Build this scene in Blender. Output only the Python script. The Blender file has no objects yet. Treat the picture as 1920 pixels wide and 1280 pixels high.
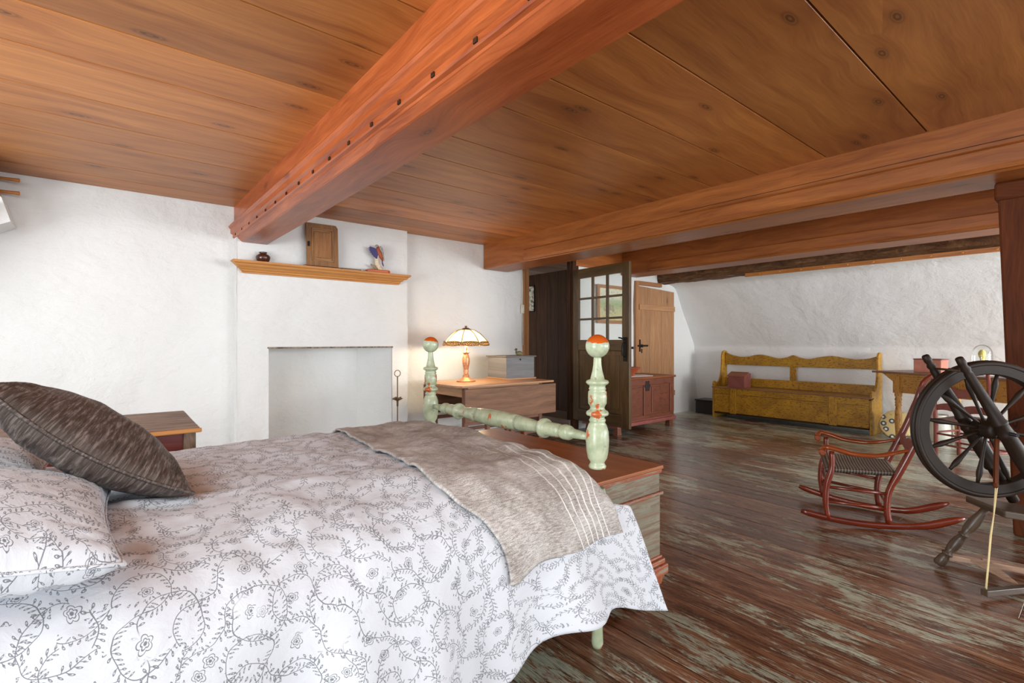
import bpy, math, random
import numpy as np
from mathutils import Vector, Matrix, noise as mn
random.seed(7)
PI = math.pi
SC = bpy.context.scene
COL = SC.collection

# ------------------------------------------------------------------ camera, world, lights, exposure
cam = bpy.data.cameras.new('camera')
cam.sensor_width = 36.0
cam.lens = 36.0 * 934 / 1920
cam.clip_start = 0.02
co = bpy.data.objects.new('camera', cam)
co.location = (0, 0, 1.15)
co.rotation_euler = (PI / 2, 0, -math.atan2(.635, .7725))
COL.objects.link(co)
SC.camera = co

w = bpy.data.worlds.new('world')
SC.world = w
w.use_nodes = True
w.node_tree.nodes['Background'].inputs[0].default_value = (.93, .96, 1, 1)
w.node_tree.nodes['Background'].inputs[1].default_value = 1.0

SC.view_settings.view_transform = 'Standard'
SC.view_settings.look = 'None'
SC.view_settings.gamma = 1
SC.view_settings.use_curve_mapping = False
SC.view_settings.exposure = 0.55


def area_light(name, loc, target, sx, sy, power, col=(1, 1, 1)):
    l = bpy.data.lights.new(name, 'AREA')
    l.shape = 'RECTANGLE'
    l.size = sx
    l.size_y = sy
    l.energy = power
    l.color = col
    o = bpy.data.objects.new(name, l)
    o.location = loc
    o.rotation_euler = (Vector(target) - Vector(loc)).to_track_quat('-Z', 'Y').to_euler()
    COL.objects.link(o)
    return o


# added fill lights out of view; the last is daylight from a right-hand dormer
area_light('fill_frontal', (1.5, -8.5, 1.6), (1.6, 3, 1.3), 5.5, 2.2, 215, (.92, .97, 1))  # added broad fill from behind the camera, no window modelled there
area_light('fill_right_end', (6.6, -6.0, 1.5), (6.6, 3, 1.2), 3.0, 1.8, 265, (.95, .98, 1))  # added fill that brightens the right end and the sloping plaster
area_light('fill_ceiling_up', (-4.5, .6, .75), (2, 2.4, 2.35), 3.0, 1.5, 190, (.93, .98, 1))  # added low uplight that lifts the ceiling boards and red beam
area_light('fill_bed_top', (-1.5, .9, 2.15), (.7, 2.2, .6), 1.2, .8, 26, (.86, .96, 1))  # added cool downward fill on the bed top
area_light('daylight_dormer_window', (7.0, -1.9, 1.2), (5.6, 2.5, .8), 1.1, 1.1, 60, (.95, .98, 1))


# ------------------------------------------------------------------ helpers: materials
def L(h):
    if isinstance(h, str):
        c = [int(h[i:i + 2], 16) / 255 for i in (0, 2, 4)]
        return tuple((x / 12.92 if x <= .04045 else ((x + .055) / 1.055) ** 2.4) for x in c) + (1,)
    return tuple(h) + ((1,) if len(h) == 3 else ())


class G:
    def __init__(s, name):
        s.m = bpy.data.materials.new(name)
        s.m.use_nodes = True
        s.t = s.m.node_tree
        s.t.nodes.clear()
        s.out = s.t.nodes.new('ShaderNodeOutputMaterial')
        s.b = s.t.nodes.new('ShaderNodeBsdfPrincipled')
        s.t.links.new(s.b.outputs[0], s.out.inputs[0])
        s.uv = s.t.nodes.new('ShaderNodeUVMap').outputs[0]

    def put(s, sock, v):
        if v is None:
            return
        if isinstance(v, bpy.types.NodeSocket):
            s.t.links.new(v, sock)
        elif isinstance(v, str):
            sock.default_value = L(v)
        elif isinstance(v, (tuple, list)):
            v = tuple(v)
            if sock.type == 'RGBA' and len(v) == 3:
                v = v + (1,)
            sock.default_value = v
        else:
            sock.default_value = v

    def ma(s, op, a, b=None, c=None, clamp=False):
        n = s.t.nodes.new('ShaderNodeMath')
        n.operation = op
        n.use_clamp = clamp
        for i, v in enumerate((a, b, c)):
            if v is not None:
                s.put(n.inputs[i], v)
        return n.outputs[0]

    def vm(s, op, a, b=None):
        n = s.t.nodes.new('ShaderNodeVectorMath')
        n.operation = op
        s.put(n.inputs[0], a)
        if b is not None:
            s.put(n.inputs[1], b)
        return n.outputs['Value'] if op in ('LENGTH', 'DOT_PRODUCT', 'DISTANCE') else n.outputs[0]

    def sep(s, v):
        n = s.t.nodes.new('ShaderNodeSeparateXYZ')
        s.put(n.inputs[0], v)
        return n.outputs

    def comb(s, x, y, z=0):
        n = s.t.nodes.new('ShaderNodeCombineXYZ')
        for i, v in enumerate((x, y, z)):
            s.put(n.inputs[i], v)
        return n.outputs[0]

    def noise(s, v, scale=5, det=4, rough=.5, dist=0, color=False):
        n = s.t.nodes.new('ShaderNodeTexNoise')
        s.put(n.inputs['Vector'], v)
        n.inputs['Scale'].default_value = scale
        n.inputs['Detail'].default_value = det
        n.inputs['Roughness'].default_value = rough
        n.inputs['Distortion'].default_value = dist
        return n.outputs[1] if color else n.outputs[0]

    def white(s, v, out=0):
        n = s.t.nodes.new('ShaderNodeTexWhiteNoise')
        n.noise_dimensions = '3D'
        s.put(n.inputs['Vector'], v)
        return n.outputs[out]

    def vor(s, v, scale, rnd=1, feat='F1'):
        n = s.t.nodes.new('ShaderNodeTexVoronoi')
        n.feature = feat
        n.voronoi_dimensions = '2D'
        s.put(n.inputs['Vector'], v)
        n.inputs['Scale'].default_value = scale
        n.inputs['Randomness'].default_value = rnd
        return n.outputs

    def ss(s, v, a, b):
        n = s.t.nodes.new('ShaderNodeMapRange')
        n.interpolation_type = 'SMOOTHSTEP'
        s.put(n.inputs[0], v)
        n.inputs[1].default_value = a
        n.inputs[2].default_value = b
        return n.outputs[0]

    def mix(s, f, a, b, mode='MIX'):
        n = s.t.nodes.new('ShaderNodeMix')
        n.data_type = 'RGBA'
        n.blend_type = mode
        s.put(n.inputs[0], f)
        s.put(n.inputs[6], a)
        s.put(n.inputs[7], b)
        return n.outputs[2]

    def ramp(s, f, stops):
        n = s.t.nodes.new('ShaderNodeValToRGB')
        s.put(n.inputs[0], f)
        e = n.color_ramp.elements
        while len(e) < len(stops):
            e.new(.5)
        for k, (p, c) in zip(e, stops):
            k.position = p
            k.color = L(c)
        return n.outputs[0]

    def tone(s):
        n = s.t.nodes.new('ShaderNodeAttribute')
        n.attribute_name = 'tone'
        return n.outputs['Fac']

    def obj(s, which='Object'):
        return s.t.nodes.new('ShaderNodeTexCoord').outputs[which]

    def bump(s, h, strength=.3, dist=.01, normal=None):
        n = s.t.nodes.new('ShaderNodeBump')
        n.inputs['Strength'].default_value = strength
        n.inputs['Distance'].default_value = dist
        s.put(n.inputs['Height'], h)
        if normal is not None:
            s.put(n.inputs['Normal'], normal)
        s.t.links.new(n.outputs[0], s.b.inputs['Normal'])
        return n.outputs[0]

    def fin(s, col, rough=.5, metal=0, spec=None):
        s.put(s.b.inputs['Base Color'], col)
        s.put(s.b.inputs['Roughness'], rough)
        s.put(s.b.inputs['Metallic'], metal)
        if spec is not None:
            s.put(s.b.inputs['Specular IOR Level'], spec)
        return s.m


def wood(name, dark, light, rough=.5, sc=1., tone=.35, knots=0., paint=None, wear=.5, paint2=None, bump=.25, spec=None,
         wsc=1., contrast=1., scratch=False):
    g = G(name)
    warp = g.vm('SCALE', g.noise(g.uv, 1.7, 2, .5, 0, True), None)
    warp.node.inputs['Scale'].default_value = .12
    uv = g.vm('ADD', g.uv, warp)
    kn = None
    if knots:
        kv = g.vor(g.vm('MULTIPLY', g.uv, (1.3, 3.6, 1)), 1.0)
        keep = g.ma('LESS_THAN', g.sep(kv['Color'])[0], knots)
        d = kv['Distance']
        kn = g.ma('MULTIPLY', g.ss(d, .11, .03), keep)
        halo = g.ma('MULTIPLY', g.ss(d, .42, .05), keep)
        push = g.ma('MULTIPLY', halo, .05)
        uv = g.vm('ADD', uv, g.comb(0, push, 0))
    a = g.noise(g.vm('MULTIPLY', uv, (.9 * sc, 9 * sc, 1)), 2.2, 5, .6, .5)
    b = g.noise(g.vm('MULTIPLY', uv, (3 * sc, 70 * sc, 1)), 2.5, 3, .6)
    f = g.ma('ADD', g.ma('MULTIPLY', a, .7), g.ma('MULTIPLY', b, .3))
    lo, hi = .5 - .2 / contrast, .5 + .2 / contrast
    c = g.ramp(f, [(lo, dark), (hi, light)])
    if kn is not None:
        c = g.mix(g.ma('MULTIPLY', halo, .35), c, dark)
        c = g.mix(g.ma('MULTIPLY', kn, .75), c, tuple(x * .35 for x in L(dark)[:3]))
        ring = g.ma('SINE', g.ma('MULTIPLY', d, 150))
        c = g.mix(g.ma('MULTIPLY', g.ma('MULTIPLY', kn, .35), g.ss(ring, 0, 1)), c, light)
    t = g.tone()
    if paint:
        m = g.noise(g.vm('MULTIPLY', g.uv, (3 * wsc, 7 * wsc, 1)), 3.2, 9, .72)
        th = .5 + (wear - .5) * .6
        mask = g.ss(m, th - .012, th + .012)
        pc = g.mix(g.ss(g.noise(g.uv, 6, 5, .6), .3, .7), paint, paint2 or paint)
        pc = g.mix(g.ma('MULTIPLY', g.ss(b, .45, .7), .25), pc, dark)
        c = g.mix(mask, c, pc)
    if scratch:
        sv = g.vm('MULTIPLY', g.vm('ADD', g.uv, g.vm('SCALE', g.noise(g.uv, 5, 2, .5, 0, True))), (2, 40, 1))
        c = g.mix(g.ma('MULTIPLY', g.ss(g.noise(sv, 2.0, 2, .5), .70, .75), .4), c, light)
    k = g.ma('ADD', 1 - tone * .5, g.ma('MULTIPLY', t, tone))
    c = g.mix(1.0, c, g.comb(k, k, k), 'MULTIPLY')
    if bump:
        g.bump(g.ma('ADD', g.ma('MULTIPLY', b, .5), a), bump, .004)
    return g.fin(c, rough, 0, spec)


def plain(name, c, rough=.5, metal=0, var=.12, nsc=12, bump=.1, spec=None, c2=None):
    g = G(name)
    o = g.obj()
    n = g.noise(o, nsc, 5, .6)
    cc = g.mix(g.ss(n, .3, .7), tuple(x * (1 - var) for x in L(c)[:3]), c2 or tuple(min(1, x * (1 + var)) for x in L(c)[:3]))
    if bump:
        g.bump(n, bump, .004)
    return g.fin(cc, rough, metal, spec)


def plaster(name, c='DDDDDB', lump=1.0, warm=None):
    g = G(name)
    o = g.obj()
    a = g.noise(o, 1.6, 5, .55, .6)
    b = g.noise(g.vm('MULTIPLY', o, (1, 1, 1.7)), 9, 6, .6, .4)
    fine = g.noise(o, 70, 3, .6)
    h = g.ma('ADD', g.ma('ADD', g.ma('MULTIPLY', a, 3.0), b), g.ma('MULTIPLY', fine, .12))
    g.bump(h, .55 * lump, .02)
    cc = g.mix(g.ss(a, .3, .7), c, tuple(x * .955 for x in L(c)[:3]))
    spots = g.ss(g.noise(o, 26, 6, .7), .76, .80)
    cc = g.mix(g.ma('MULTIPLY', spots, .35), cc, '8A8072')
    return g.fin(cc, .85, 0, .2)


MT = {}


def build_materials():
    M = MT
    M['ceil'] = wood('ceiling_pine', '8E4A1C', 'D89048', .42, .55, .5, .6, bump=.12, contrast=.75)
    M['beam_red'] = wood('red_beam_wood', '78300F', 'BE6534', .34, .7, .25, .2, bump=.15, scratch=True)
    M['beam'] = wood('brown_beam_wood', '743A14', 'B06A30', .40, .8, .3, .15, bump=.15)
    M['beam_rough'] = None
    M['plaster'] = plaster('white_plaster')
    M['plaster_slope'] = plaster('white_plaster_slope', 'EBEAE8', .6)
    M['darkwood'] = wood('dark_panel_wood', '24150C', '4A301D', .6, .8, .35, .1, spec=.15)
    M['doorwood'] = wood('olive_brown_door_wood', '2E1F0E', '664C26', .33, 1, .3, .05)
    M['plankdoor'] = wood('pale_plank_door_wood', '93643F', 'B98D63', .6, 1.2, .25, .12)
    M['casing'] = wood('casing_wood', '8A5630', 'B07E50', .5, 1, .2)
    M['mantel'] = wood('mantel_pine', 'A8682B', 'CC8F4C', .45, 1, .1)
    M['iron'] = plain('black_iron', '1C1A19', .5, .6)
    M['rust'] = plain('rusty_iron', '6B5744', .55, .5)
    M['yellow'] = wood('worn_yellow_paint', '6A3C12', '8C5A20', .42, 1, .18, paint='C09020', paint2='A0741A', wear=.41, wsc=2.6)
    M['yellow_edge'] = wood('worn_red_brown_edge', '7C4A34', 'A4745A', .5, 1, .2)
    M['tableyellow'] = wood('flaking_ochre_paint', '6E3E1A', '8C5A2A', .5, 1.5, .2, paint='C08F45', paint2='B5813A', wear=.40, wsc=3.)
    M['tabletop'] = wood('brown_table_top', '6A4632', '94705A', .4, 1, .2)
    M['redpaint'] = wood('red_brown_paint', '4A2416', '74442E', .45, 1, .2, paint='7E4632', paint2='6E3E2C', wear=.40)
    M['redlid'] = wood('red_brown_lid', '6E3418', '9A5A36', .4, 1, .2)
    M['pink'] = wood('faded_pink_paint', '6E3028', 'A05A50', .5, 1, .2, paint='9A5C52', paint2='864840', wear=.38, wsc=3)
    M['salmon'] = plain('salmon_paint', 'BE7C68', .55)
    M['gateleg'] = wood('gateleg_worn_wood', '54351F', '94684A', .55, 1, .2, .3)
    M['gatetop'] = wood('gateleg_top_wood', '9C6A45', 'C49870', .4, 1, .15)
    M['gatedark'] = wood('gateleg_leg_wood', '5A3220', '8A5840', .5, 1.4, .2)
    M['greybox'] = wood('grey_box_wood', '5E5E60', '807F80', .6, 1.2, .1)
    M['greenchest'] = wood('scuffed_grey_green_paint', '5E4A38', '8C7660', .55, 1.2, .1, paint='85826F', paint2='6F6B5C', wear=.50, wsc=2.2)
    M['chesttop'] = wood('orange_brown_chest_top', '78401E', 'AC6634', .33, .9, .15, .15, scratch=True)
    M['chesttrim'] = wood('orange_brown_trim', '7C4028', 'B0603A', .5, 1.4, .2, paint='8A8070', wear=.58, wsc=2.5)
    M['nightstand'] = wood('dark_red_stand', '4E1A14', '7A3028', .45, 1.2, .2)
    M['nightlid'] = wood('weathered_brown_lid', '5A3E2C', '98806A', .5, 2.2, .1, contrast=1.6)
    M['rocker'] = wood('glossy_red_brown', '461206', '84321A', .22, 1.2, .15, bump=.05)
    M['arm'] = wood('glossy_orange_brown', '6A2A0E', 'A04E20', .2, 1.2, .1, bump=.05)
    M['wheel'] = wood('blackened_wheel_wood', '150D08', '2E2016', .5, 1.4, .1, bump=.1, spec=.25)
    M['wheelleg'] = wood('greyish_brown_leg_wood', '2A2018', '5A4838', .35, 1.4, .1, bump=.1, spec=.35)
    M['treadle'] = wood('worn_treadle_wood', '80604C', 'C8A890', .5, 1.4, .1)
    M['postwood'] = wood('dark_red_post_wood', '3C1A0A', '6E381A', .65, .8, .15, .1, spec=.15)
    M['peg'] = wood('honey_peg_wood', 'A05E22', 'C98540', .4, 1, .1)
    M['blackbox'] = plain('black_paint', '17181A', .35)
    M['brownjar'] = plain('brown_glaze', '4A2A1C', .15, 0, .3, 30)
    M['white'] = plain('white_cotton', 'EDEDEE', .8)
    M['cord'] = plain('cream_cord', 'CDBB88', .8)
    M['crock'] = plain('pale_stoneware', 'B8B4A6', .4)
    M['brass'] = plain('aged_brass', '8C6A3C', .35, .7)
    M['copper'] = plain('copper_toned_metal', 'C88C64', .35, .55, .3, 60, .3)
    M['duck'] = plain('olive_painted_wood', '6E6848', .5, 0, .4, 25)
    M['bowl'] = plain('orange_red_wood', 'A8502C', .45)
    M['lace'] = plain('white_cloth', 'E8E6E0', .8)
    M['switch'] = plain('cream_plastic', 'DAD2BE', .4)
    M['birdblue'] = plain('deep_blue_paint', '1A1460', .4)
    M['birdbrown'] = plain('russet_paint', 'A04A2A', .5)
    M['birdgrey'] = plain('grey_feather_paint', '8E8680', .5, 0, .4, 90)
    M['birdtan'] = plain('pale_carved_wood', 'D8B890', .5, 0, .2, 60, .1, c2='EBDCC4')
    M['plinth'] = plain('orange_varnish', 'B4561E', .3)
    M['bark'] = wood('twig_wood', '5A4630', 'C0A67C', .7, 4, .1)
    M['birdred'] = M['birdbrown']
    # rough dark beam
    g = G('rough_dark_timber')
    n = g.noise(g.vm('MULTIPLY', g.uv, (2, 9, 1)), 3, 8, .7, .8)
    n2 = g.noise(g.uv, 28, 6, .7)
    c = g.ramp(n, [(.3, '3A2416'), (.55, '75502E'), (.75, 'A08058')])
    c = g.mix(g.ss(n2, .6, .72), c, '2A1A12')
    g.bump(g.ma('ADD', n, g.ma('MULTIPLY', n2, .4)), .8, .03)
    M['beam_rough'] = g.fin(c, .75)
    # floor: brown worn boards with flaking pale green paint
    g = G('worn_painted_floor')
    uv = g.uv
    o = g.obj()
    a = g.noise(g.vm('MULTIPLY', uv, (.8, 9, 1)), 2.2, 6, .6, .4)
    b = g.noise(g.vm('MULTIPLY', uv, (3.0, 60, 1)), 2.2, 4, .7)
    f = g.ma('ADD', g.ma('MULTIPLY', a, .5), g.ma('MULTIPLY', b, .5))
    c = g.ramp(f, [(.34, '24140C'), (.46, '553320'), (.56, '825A40'), (.68, 'AA8C76')])
    flake = g.noise(g.vm('MULTIPLY', uv, (7, 36, 1)), 2.4, 8, .8, .3)
    mid = g.noise(g.vm('MULTIPLY', uv, (1.6, 6, 1)), 2.2, 5, .65, .5)
    big = g.noise(g.vm('MULTIPLY', o, (1.5, .8, 1)), 1.3, 3, .55)
    sx = g.sep(o)
    dist = g.ss(sx[0], 3.2, 7.0)
    amt = g.ma('ADD', g.ma('MULTIPLY', big, .42), g.ma('ADD', g.ma('MULTIPLY', mid, .40), g.ma('MULTIPLY', dist, .06)))
    mk = g.ss(g.ma('ADD', g.ma('MULTIPLY', flake, .42), amt), .645, .675)
    pc = g.mix(g.ss(b, .35, .65), '86907E', 'BCC4B0')
    c = g.mix(g.ma('MULTIPLY', mk, .85), c, pc)
    # thin worn veil of old grey paint
    veil = g.ma('MULTIPLY', g.ss(mid, .42, .62), g.ss(b, .50, .66))
    c = g.mix(g.ma('MULTIPLY', veil, .6), c, 'A08C7A')
    t = g.tone()
    k = g.ma('ADD', .66, g.ma('MULTIPLY', t, .6))
    c = g.mix(1.0, c, g.comb(k, k, k), 'MULTIPLY')
    g.bump(g.ma('ADD', g.ma('MULTIPLY', f, .7), g.ma('MULTIPLY', mk, .25)), .35, .004)
    rr = g.ma('ADD', .20, g.ma('MULTIPLY', b, .16))
    g.b.inputs['Coat Weight'].default_value = .25
    g.b.inputs['Coat Roughness'].default_value = .18
    M['floor'] = g.fin(c, rr, 0, .5)
    # bed post paint: pale sage green with orange chips
    g = G('sage_green_chipped_paint')
    o = g.obj()
    n = g.noise(o, 9, 6, .62)
    chip = g.ss(n, .575, .59)
    n2 = g.noise(o, 22, 5, .6)
    c = g.mix(g.ss(n2, .3, .7), '97A283', 'B4BC9E')
    c = g.mix(g.ma('MULTIPLY', g.ss(g.noise(o, 60, 3, .5), .66, .7), .4), c, '6E6A50')
    c = g.mix(chip, c, 'B45A2C')
    g.bump(g.ma('SUBTRACT', 1, chip), .3, .002)
    M['sage'] = g.fin(c, .28)
    g = G('ball_finial_paint')
    o = g.obj()
    z = g.sep(o)[2]
    zz = g.ma('ADD', z, g.ma('MULTIPLY', g.ma('SUBTRACT', g.noise(o, 40, 5, .65), .5), .022))
    chip = g.ss(zz, .018, .0195)
    c = g.mix(g.ss(g.noise(o, 22, 5, .6), .3, .7), '9AA487', 'B6BEA2')
    c = g.mix(chip, c, 'BC5418')
    M['ball'] = g.fin(c, .22)
    # duvet print: scrolling vines, leaves and small flowers
    M['duvet'] = vine_cloth('vine_print_cotton')
    # throw
    g = G('taupe_woven_throw')
    ux = g.sep(g.uv)
    st = g.noise(g.vm('MULTIPLY', g.uv, (22, 90, 1)), 2, 5, .7)
    hh = g.noise(g.vm('MULTIPLY', g.uv, (190, 260, 1)), 2, 3, .7)
    br = g.noise(g.uv, 6, 4, .6)
    f = g.ma('ADD', g.ma('MULTIPLY', st, .35), g.ma('ADD', g.ma('MULTIPLY', hh, .45), g.ma('MULTIPLY', br, .2)))
    c = g.ramp(f, [(.38, '665C56'), (.47, '9E9690'), (.56, 'D8D4D0')])
    lines = None
    for x0, wd in ((1.165, .0026), (1.20, .003), (1.232, .003), (1.262, .0032), (1.292, .0032), (1.322, .003)):
        d = g.ma('ABSOLUTE', g.ma('SUBTRACT', g.ma('ADD', ux[0], g.ma('MULTIPLY', g.noise(g.uv, 30, 2, .5), .004)), x0))
        q = g.ss(d, wd * 1.3, wd * .6)
        lines = q if lines is None else g.ma('MAXIMUM', lines, q)
    lines = g.ma('MULTIPLY', lines, g.ss(ux[1], .9, 1.5))
    bands = g.ma('MULTIPLY', g.ss(g.noise(g.vm('MULTIPLY', g.uv, (14, 1.2, 1)), 2, 3, .6), .55, .7), .3)
    c = g.mix(bands, c, 'C6C2BE')
    c = g.mix(g.ma('MULTIPLY', lines, g.ss(g.noise(g.uv, 130, 2, .6), .2, .5)), c, 'E9E7E2')
    g.bump(g.ma('ADD', hh, g.ma('MULTIPLY', st, .6)), .6, .004)
    M['throw'] = g.fin(c, .9, 0, .15)
    # cushion
    g = G('slate_brown_chenille')
    st = g.noise(g.vm('MULTIPLY', g.uv, (60, 7, 1)), 2.5, 5, .7)
    c = g.ramp(st, [(.32, '2E2724'), (.5, '4A403B'), (.72, '8C827C')])
    g.bump(st, .4, .004)
    M['cushion'] = g.fin(c, .5, 0, .4)
    # glass
    g = G('window_glass')
    tr = g.t.nodes.new('ShaderNodeBsdfTransparent')
    tr.inputs[0].default_value = (.96, .98, .97, 1)
    gl = g.t.nodes.new('ShaderNodeBsdfGlossy')
    gl.inputs['Roughness'].default_value = .03
    mx = g.t.nodes.new('ShaderNodeMixShader')
    lw = g.t.nodes.new('ShaderNodeLayerWeight')
    lw.inputs[0].default_value = .15
    g.t.links.new(g.ma('ADD', g.ma('MULTIPLY', lw.outputs[0], .5), .03), mx.inputs[0])
    g.t.links.new(tr.outputs[0], mx.inputs[1])
    g.t.links.new(gl.outputs[0], mx.inputs[2])
    g.t.links.new(mx.outputs[0], g.out.inputs[0])
    M['glass'] = g.m
    # lamp shade glass: translucent slag glass lit from within
    g = G('amber_slag_glass')
    n = g.noise(g.obj(), 9, 4, .6, 1)
    c = g.mix(g.ss(n, .3, .7), 'E0D094', 'F0E4B8')
    tl = g.t.nodes.new('ShaderNodeBsdfTranslucent')
    g.put(tl.inputs[0], c)
    df = g.t.nodes.new('ShaderNodeBsdfDiffuse')
    g.put(df.inputs[0], c)
    em = g.t.nodes.new('ShaderNodeEmission')
    g.put(em.inputs[0], 'FFDD94')
    em.inputs[1].default_value = .12
    m1 = g.t.nodes.new('ShaderNodeMixShader')
    m1.inputs[0].default_value = .2
    g.t.links.new(tl.outputs[0], m1.inputs[1])
    g.t.links.new(df.outputs[0], m1.inputs[2])
    ad = g.t.nodes.new('ShaderNodeAddShader')
    g.t.links.new(m1.outputs[0], ad.inputs[0])
    g.t.links.new(em.outputs[0], ad.inputs[1])
    g.t.links.new(ad.outputs[0], g.out.inputs[0])
    M['shade'] = g.m
    # picture papers
    g = G('faded_landscape_print')
    o = g.uv
    y = g.sep(o)[1]
    n = g.noise(o, 14, 6, .7)
    c = g.ramp(y, [(0.0, 'BFB27E'), (.3, 'B9B48A'), (.5, '9AA878'), (.62, 'A9B292'), (.72, 'CFCDB4'), (1., 'D8D2B8')])
    c = g.mix(g.ma('MULTIPLY', g.ss(n, .55, .62), .55), c, '6A6A52')
    blob = g.ma('MULTIPLY', g.ss(g.vm('DISTANCE', g.vm('MULTIPLY', o, (1, 1.6, 0)), (.38, .55, 0)), .26, .18), g.ss(g.noise(o, 9, 4, .6), .42, .5))
    c = g.mix(g.ma('MULTIPLY', blob, .7), c, '8A7468')
    M['print'] = g.fin(c, .6)
    g = G('small_engraving')
    n = g.noise(g.uv, 16, 6, .7)
    c = g.ramp(n, [(.42, '3A342C'), (.5, 'B4AB94'), (.6, 'CFC8B4')])
    M['engraving'] = g.fin(c, .6)
    # woven seats
    for nm, c1, c2 in (('rush_dark', '2E241E', '8A7866'), ('rush_pink', '8A6A60', 'C0A69C')):
        g = G(nm)
        s = g.sep(g.uv)
        wv = g.ma('MULTIPLY', g.ma('SINE', g.ma('MULTIPLY', g.ma('ADD', s[0], s[1]), 190)), g.ma('SINE', g.ma('MULTIPLY', g.ma('SUBTRACT', s[0], s[1]), 190)))
        c = g.ramp(g.ma('ADD', g.ma('MULTIPLY', wv, .45), .5), [(.3, c1), (.7, c2)])
        g.bump(wv, .8, .005)
        M[nm] = g.fin(c, .6)
    # painted round box
    g = G('floral_painted_ochre')
    o = g.uv
    v = g.vor(o, 13)
    dd = v['Distance']
    keep = g.ma('LESS_THAN', g.sep(v['Color'])[1], .6)
    c = g.mix(g.ma('MULTIPLY', g.ss(dd, .42, .34), keep), 'C9AE74', '35424A')
    c = g.mix(g.ma('MULTIPLY', g.ss(dd, .2, .14), keep), c, 'E0D6BE')
    c = g.mix(g.ma('MULTIPLY', g.ss(g.noise(o, 22, 3, .5), .6, .63), .5), c, '7A6A4A')
    M['floral'] = g.fin(c, .5)
    # fretwork band of lamp shade
    g = G('filigree_metal')
    v = g.vor(g.uv, 55, 1, 'DISTANCE_TO_EDGE')
    k = g.ss(v[0], .1, .2)
    c = g.mix(k, '6E4226', 'E8C690')
    tl = g.t.nodes.new('ShaderNodeBsdfTranslucent')
    g.put(tl.inputs[0], 'F2D69C')
    m1 = g.t.nodes.new('ShaderNodeMixShader')
    g.t.links.new(g.ma('MULTIPLY', k, .6), m1.inputs[0])
    g.put(g.b.inputs['Base Color'], c)
    g.b.inputs['Metallic'].default_value = .2
    g.t.links.new(g.b.outputs[0], m1.inputs[1])
    g.t.links.new(tl.outputs[0], m1.inputs[2])
    g.t.links.new(m1.outputs[0], g.out.inputs[0])
    M['filigree'] = g.m


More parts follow.
